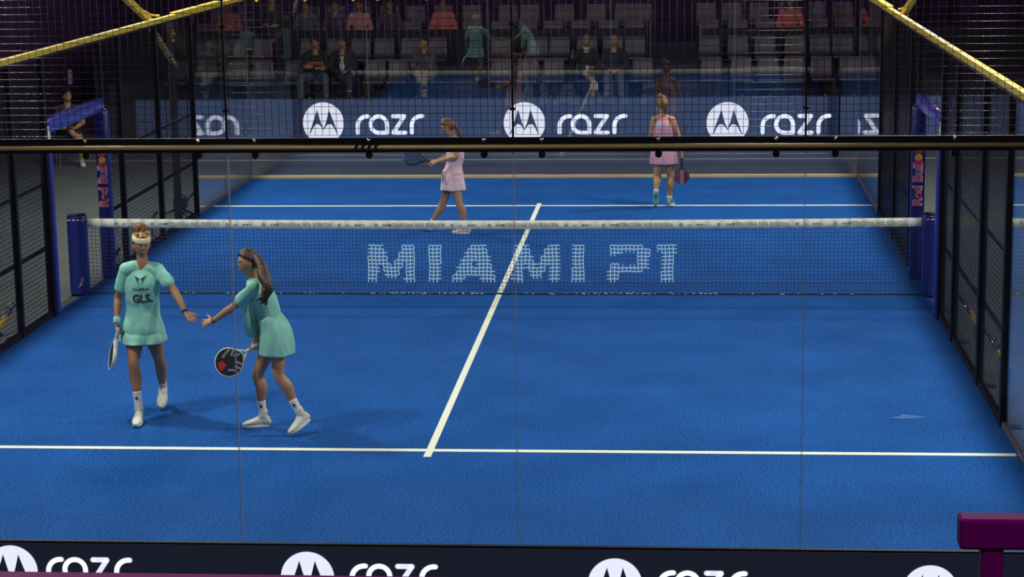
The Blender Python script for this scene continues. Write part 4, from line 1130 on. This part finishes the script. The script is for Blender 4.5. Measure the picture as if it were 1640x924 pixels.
# ---- seated people
def seated(label, x, y, fz, shirt_c, pants_c, hair_c, face=(0, -1, -.1), gender='m', skin='skin', sleeve=1.8, lean=.05, arms='lap', legs='down', k=1.0, rz=0, group='spectators in the far stand', bald=False, voxel=.011, seat=.46, bare=False):
    B = V((x, y, fz))
    def L(a, b, c): return B+Matrix.Rotation(rz, 4, 'Z')@V((a, b, c))
    # body sits on the seat, facing -y before rotation
    J = dict(hipL=L(.09, 0, seat+.10), hipR=L(-.09, 0, seat+.10), shL=L(.17, -lean, seat+.54), shR=L(-.17, -lean, seat+.54), neck=L(0, -lean-.01, seat+.62), head=L(0, -lean-.04, seat+.755))
    J['knL'] = L(.13, -.42, seat+.08); J['knR'] = L(-.13, -.42, seat+.08)
    J['anL'] = L(.14, -.44, .10); J['anR'] = L(-.14, -.44, .10)
    if legs == 'cross': J['knR'] = L(-.02, -.42, seat+.16); J['anR'] = L(.20, -.55, seat-.05)
    if legs == 'wide': J['knL'] = L(.24, -.40, seat+.08); J['knR'] = L(-.24, -.40, seat+.08); J['anL'] = L(.26, -.42, .1); J['anR'] = L(-.26, -.42, .1)
    J['elL'] = L(.25, -lean-.05, seat+.28); J['elR'] = L(-.25, -lean-.05, seat+.28)
    if arms == 'lap': J['wrL'] = L(.07, -.28, seat+.20); J['wrR'] = L(-.07, -.28, seat+.20)
    elif arms == 'cross': J['wrL'] = L(-.08, -lean-.17, seat+.30); J['wrR'] = L(.08, -lean-.20, seat+.27)
    elif arms == 'chin': J['elL'] = L(.20, -lean-.2, seat+.25); J['wrL'] = L(.04, -lean-.15, seat+.60); J['wrR'] = L(.10, -.3, seat+.2)
    elif arms == 'drink': J['elR'] = L(-.28, -lean-.1, seat+.33); J['wrR'] = L(-.27, -lean-.25, seat+.50); J['wrL'] = L(.08, -lean-.33, seat+.25)
    fw = Matrix.Rotation(rz, 4, 'Z')@V((0, -1, 0)); J['fwdL'] = fw; J['fwdR'] = fw
    f = Matrix.Rotation(rz, 4, 'Z')@V(face)
    o, I = human('s', label, J, f, (0, 0, 1), skin, k, None, voxel, group, gender)
    face_bits(o, J['head']-I['root'], I['f'], I['u'], I['l'], 1.0, hair_c)
    if not bald: hair_cap(o, J['head']-I['root'], I['f'], I['u'], I['l'], 1, hair_c, thick=.012)
    if gender == 'f':
        b = Loc(I['root']); hh = J['head']
        for sg in (-1, 1): b.tube([hh+I['l']*sg*.07+I['u']*.05, hh+I['l']*sg*.095-I['u']*.05, hh+I['l']*sg*.10-I['u']*.17-fw*.0, hh+I['l']*sg*.09-I['u']*.27], [.025, .034, .036, .02], n=10)
        b.obj('long_hair', hair_c, o, smooth=True)
    s = shirt(o, I, shirt_c, hem=.03, loose=1.08, sleeve=sleeve, disp=.012, remesh=.013)
    b = Loc(I['root'])
    for S in 'LR':
        hp, kn, an = J['hip'+S], J['kn'+S], J['an'+S]
        if bare: b.tube([hp, hp.lerp(kn, .5), hp.lerp(kn, .92)], [.102, .095, .082], n=14)
        else: b.tube([hp, hp.lerp(kn, .5), kn, kn.lerp(an, .5), an+V((0, 0, .03))], [.102, .092, .076, .066, .056], n=14)
    b.tube([(J['hipL']+J['hipR'])/2-V((0, 0, .02)), (J['hipL']+J['hipR'])/2+V((0, 0, .08))], [(.17, .12), (.165, .12)], n=18, k=1, lats=I['lh'])
    b.obj('trousers' if not bare else 'shorts', pants_c, o, remesh=.013, sm=3, disp=.012)
    for S in 'LR':
        an = J['an'+S]
        toe = an+fw*.18-V((0, 0, .096))
        shoe_on(o, I, S, toe, (0, 0, 1), M['shoe'] if bare else M['solek'], M['solew'])
    return o, I, s
C = {}
def cm(n, c): C[n] = mat(n, c, .8, var=.1, vscale=10); return C[n]
cm('navy_wool', (.022, .022, .035)); cm('black_cotton', (.02, .02, .025)); cm('dark_denim', (.10, .12, .18)); cm('grey_knit', (.10, .10, .13)); cm('khaki_cotton', (.34, .30, .20))
cm('orange_stripe', (.62, .16, .07)); cm('white_cotton', (.70, .64, .66)); cm('coral_cotton', (.60, .16, .14)); cm('rose_cotton', (.60, .26, .27)); cm('slate_jacket', (.10, .13, .17)); cm('plum_knit', (.10, .05, .10))
def srow(px, r): return P(px, 100, rows[r][0]-.24).x
f1 = rows[0][2]; y1 = rows[0][0]-.27
o, I, s = seated('man with arms folded in black jumper with an orange band, front row of the stand', srow(507, 0), y1, f1, C['black_cotton'], C['dark_denim'], M['hairblack'], arms='cross', legs='wide')
b = Loc(I['root']); Jq = I['J']; mid = I['pel'].lerp(I['shc'], .60)
b.tube([mid-I['axn']*.045, mid+I['axn']*.045], [(.186, .150)], n=28, k=1, lats=I['lh'], cap=False); b.obj('orange_band', C['orange_stripe'], s, smooth=True)
o, I, s = seated('man in dark jacket over a white shirt looking sideways, front row of the stand', srow(550, 0), y1, f1, C['navy_wool'], C['black_cotton'], M['hairdark'], face=(-.5, -1, -.1), legs='cross')
b = Loc(I['root']); fr = I['shc'].lerp(I['pel'], .42)
b.ell(fr-V((0, .118, 0)), (.055, .03, .17)); b.obj('white_shirt_front', C['white_cotton'], s, smooth=True)
seated('person in grey jumper and khaki trousers resting chin on hand, front row of the stand', srow(683, 0), y1, f1, C['grey_knit'], C['khaki_cotton'], M['hairblack'], face=(-.5, -1, -.1), arms='chin', legs='cross', rz=-.3)
o, I, s = seated('man in black jumper and shorts holding a white cup, front row of the stand', srow(940, 0), y1, f1, C['black_cotton'], C['navy_wool'], M['hairgrey'], face=(.35, -1, -.25), arms='drink', legs='cross', bare=True, sleeve=1.7)
b = Loc(I['root']); nk = I['J']['neck']; b.tube([nk+V((0, 0, -.02)), nk+V((0, -.01, .02))], [(.072, .068)], n=16, k=1, cap=False); b.obj('white_collar', C['white_cotton'], s, smooth=True)
cw = I['J']['wrL']+V((-.01, -.10, -.02)); cw = I['J']['wrL']+(I['J']['wrL']-I['J']['elL']).normalized()*.09
t = empty('drinking_cup', cw, 'white cup in the hand of the man in shorts, front row', 'cup')
MB().tube([(0, 0, -.05), (0, 0, .06)], [.030, .038], n=16, k=1, cap=False).obj('cup_body', C['white_cotton'], t, smooth=True); MB().tube([(0, 0, .06), (0, 0, .068)], [.040], n=16, k=1, cap=False).obj('lid', C['white_cotton'], t)
seated('bald man in dark jacket and grey jeans, front row of the stand', srow(984, 0), y1, f1, C['navy_wool'], C['dark_denim'], M['hairgrey'], face=(-.6, -1, -.2), arms='lap', bald=True)
f3 = rows[2][2]; y3 = rows[2][0]-.27
for px, sc_, hc_, g_, lb in ((493, C['slate_jacket'], M['hairdark'], 'm', 'person in grey jacket with arms folded, upper left of the stand'), (540, C['plum_knit'], M['hairblack'], 'm', 'man in dark plum jumper beside the rose shirt, upper left of the stand'),
        (578, C['rose_cotton'], M['hairdark'], 'f', 'woman with long hair in rose shirt, upper left of the stand'), (627, C['plum_knit'], M['hairblack'], 'f', 'woman in dark plum top, right of the rose-shirted woman'),
        (712, C['coral_cotton'], M['hairbrown'], 'm', 'person in coral shirt, upper middle of the stand'), (1265, C['coral_cotton'], M['hairdark'], 'f', 'woman in red top, upper right of the stand')):
    seated(lb, srow(px, 2), y3, f3, sc_, C['black_cotton'], hc_, gender=g_, face=(random.uniform(-.3, .3), -1, -.1), voxel=.013)
# standing people at upper left
def standing(label, x, y, fz, sc_, pc, hc_, lean=0):
    B = V((x, y, fz)); L = lambda a, b, c: B+V((a, b, c))
    J = dict(hipL=L(.09, 0, .90), hipR=L(-.09, 0, .90), shL=L(.18, 0, 1.42), shR=L(-.18, 0, 1.42), neck=L(0, 0, 1.50), head=L(0, -.03, 1.63), knL=L(.1, -.02, .5), knR=L(-.1, -.02, .5), anL=L(.11, 0, .1), anR=L(-.11, 0, .1),
             elL=L(.27, -.03, 1.15), elR=L(-.27, -.03, 1.15), wrL=L(.12, -.22, 1.12), wrR=L(-.12, -.22, 1.14), fwdL=V((0, -1, 0)), fwdR=V((0, -1, 0)))
    o, I = human('s', label, J, (.2, -1, -.15), (0, 0, 1), 'skin', 1, None, .013, 'spectators in the far stand', 'm')
    face_bits(o, J['head']-I['root'], I['f'], I['u'], I['l'], 1.0, hc_); hair_cap(o, J['head']-I['root'], I['f'], I['u'], I['l'], 1, hc_)
    shirt(o, I, sc_, hem=.02, sleeve=1.8, remesh=.013, disp=.01)
    b = Loc(I['root'])
    for S in 'LR':
        hp, kn, an = J['hip'+S], J['kn'+S], J['an'+S]; b.tube([hp, hp.lerp(kn, .5), kn, an+V((0, 0, .03))], [.10, .092, .07, .06], n=14)
    b.obj('trousers', pc, o, remesh=.013, sm=3)
    for S in 'LR': shoe_on(o, I, S, J['an'+S]+V((0, -.18, -.096)), (0, 0, 1), M['solek'], M['solek'])
standing('person in black standing at the left end of the upper rows', P(437, 60, 18.1).x, 18.1, rows[1][2], C['black_cotton'], C['black_cotton'], M['hairblack'])

# man on a chair outside the left fence
fy = 3.6
fx = P(110, 235, fy)
gxy = P(122, 258, 2.2)
bx, by = -7.7, None
# ground point under the chair
d = ray(112, 262); tt = (0-CAM.z)/d.z; gp = CAM+d*tt
SX, SY = PX(110, 235, -8.35).x, PX(110, 235, -8.35).y
SY = min(max(SY, 3), 14)
t = empty('folding_chair', (gp.x, gp.y, -.012), 'black chair under the man sitting outside the left fence', 'chair', rz=.45)
MB().box((-.22, -.22, .42), (.22, .22, .46)).obj('seat', M['black'], t, bevel=.01)
MB().box((-.22, .20, .5), (.22, .23, .88)).obj('backrest', M['black'], t, bevel=.01)
for sx in (-1, 1):
    for sy in (-1, 1): MB().bar((sx*.2, sy*.2, 0), (sx*.2, sy*.2, .42 if sy < 0 else .86), .022, .022).obj('leg', M['greyrail'], t)
seated('man in black shirt and shorts sitting cross-legged outside the left fence', gp.x, gp.y, -.012, C['black_cotton'], C['black_cotton'], M['hairblack'], face=(.25, -1, 0), legs='cross', bare=True, sleeve=.6, rz=.45, arms='lap', group='people beside the court', voxel=.009)
# the paper notice on the left wall
d = ray(112, 123); tt = (-10.74-CAM.x)/d.x; nt_ = CAM+d*tt
t = tag(MB().box(nt_-V((.0, .13, .15)), nt_+V((.02, .13, .15))).obj('paper_notice', M['paper']), 'small white notice hanging on the dark left drape', 'notice')
b = MB(); b.v = []
for i in range(4): b.box(nt_+V((.021, -.1, -.1+i*.06)), nt_+V((.023, .06, -.085+i*.06)))
b.obj('printed_lines', M['inkg'], t)

# broadcast camera on a stand outside the left fence
cp = P(291, 345, 6.6); d = ray(292, 352); gpt = CAM+d*((0-CAM.z)/d.z)
cx, cy = -5.75, 6.1
def cam_at(px, py, Y): return P(px, py, Y)
c0 = cam_at(289, 325, 6.3)
t = empty('video_camera', (c0.x, 6.3, -.012), 'black video camera on a low tripod outside the left fence at the far end', 'camera')
hz = c0.z+.012
MB().box((-.09, -.1, hz-.07), (.09, .12, hz+.07)).obj('camera_body', M['blackgloss'], t, bevel=.01)
MB().tube([(.0, -.1, hz), (0, -.22, hz)], [.045, .055], k=1, cap=False).obj('lens', M['black'], t, smooth=True)
MB().box((-.07, -.05, hz+.08), (.08, .05, hz+.12)).obj('top_handle', M['chrome'], t, bevel=.01)
MB().bar((.05, .05, hz-.02), (.2, .1, hz+.16), .02, .02).obj('pan_arm', M['black'], t)
for a in (90, 210, 330):
    a = math.radians(a); MB().tube([(0, 0, hz-.07), (.28*math.cos(a), .28*math.sin(a), .01)], [.018, .014], k=1).obj('tripod_leg', M['black'], t, smooth=True)
# ratchet straps with chrome links anchoring the fence
def anchor(px0, py0, px1, py1, s, y0, y1, label):
    """slanting strap outside the fence, from the upper pixel to the lower one"""
    a = PX(px0, py0, s*5.12); b_ = PX(px1, py1, s*5.30)
    a.y = a.y; root = V((b_.x, b_.y, 0)); t = empty('anchor_strap', root, label, 'strap', 'anchor straps outside the fences')
    a = a-root; b_ = b_-root; d = (b_-a); L = d.length; d.normalize()
    MB().tube([a, a+d*L*.55], [.020, .020], k=1).obj('black_rod', M['blackgloss'], t, smooth=True)
    MB().bar(a+d*L*.55, b_, .045, .05).obj('yellow_webbing', M['strap'], t, bevel=.006)
    ch = MB()
    for i in range(7):
        c = a+d*L*(.2+.07*i); ch.ell(c+V((random.uniform(-.03, .03), -.03, random.uniform(-.03, .05))), (.012, .012, .014), n=8, m=6)
    ch.obj('chrome_links', M['chrome'], t, smooth=True)
    c = a+d*L*.85-V((-s*.02, 0, .08)); MB().tube([c-V((0, .05, -.03)), c+V((0, .06, -.03))], [.032], k=1).obj('ratchet_drum', M['chrome'] if s > 0 else M['blackgloss'], t, smooth=True)
    g = b_.z
    MB().bar(b_, V((b_.x, b_.y, -.012-0)), .02, .02, up=(0, 1, 0)).obj('ground_peg', M['black'], t)
anchor(30, 476, -6, 532, -1, 0, 0, 'yellow strap with chrome links at the left edge of the view')
anchor(191, 398, 174, 430, -1, 0, 0, 'dark strap with chrome links behind the net, left of the headband')
anchor(251, 340, 243, 352, -1, 0, 0, 'dark strap glinting beyond the left fence, above the net band')
anchor(1536, 472, 1566, 520, 1, 0, 0, 'yellow strap with chrome links outside the right fence, the farther of two')
anchor(1578, 528, 1615, 590, 1, 0, 0, 'yellow strap with chrome links outside the right fence, the nearer of two')
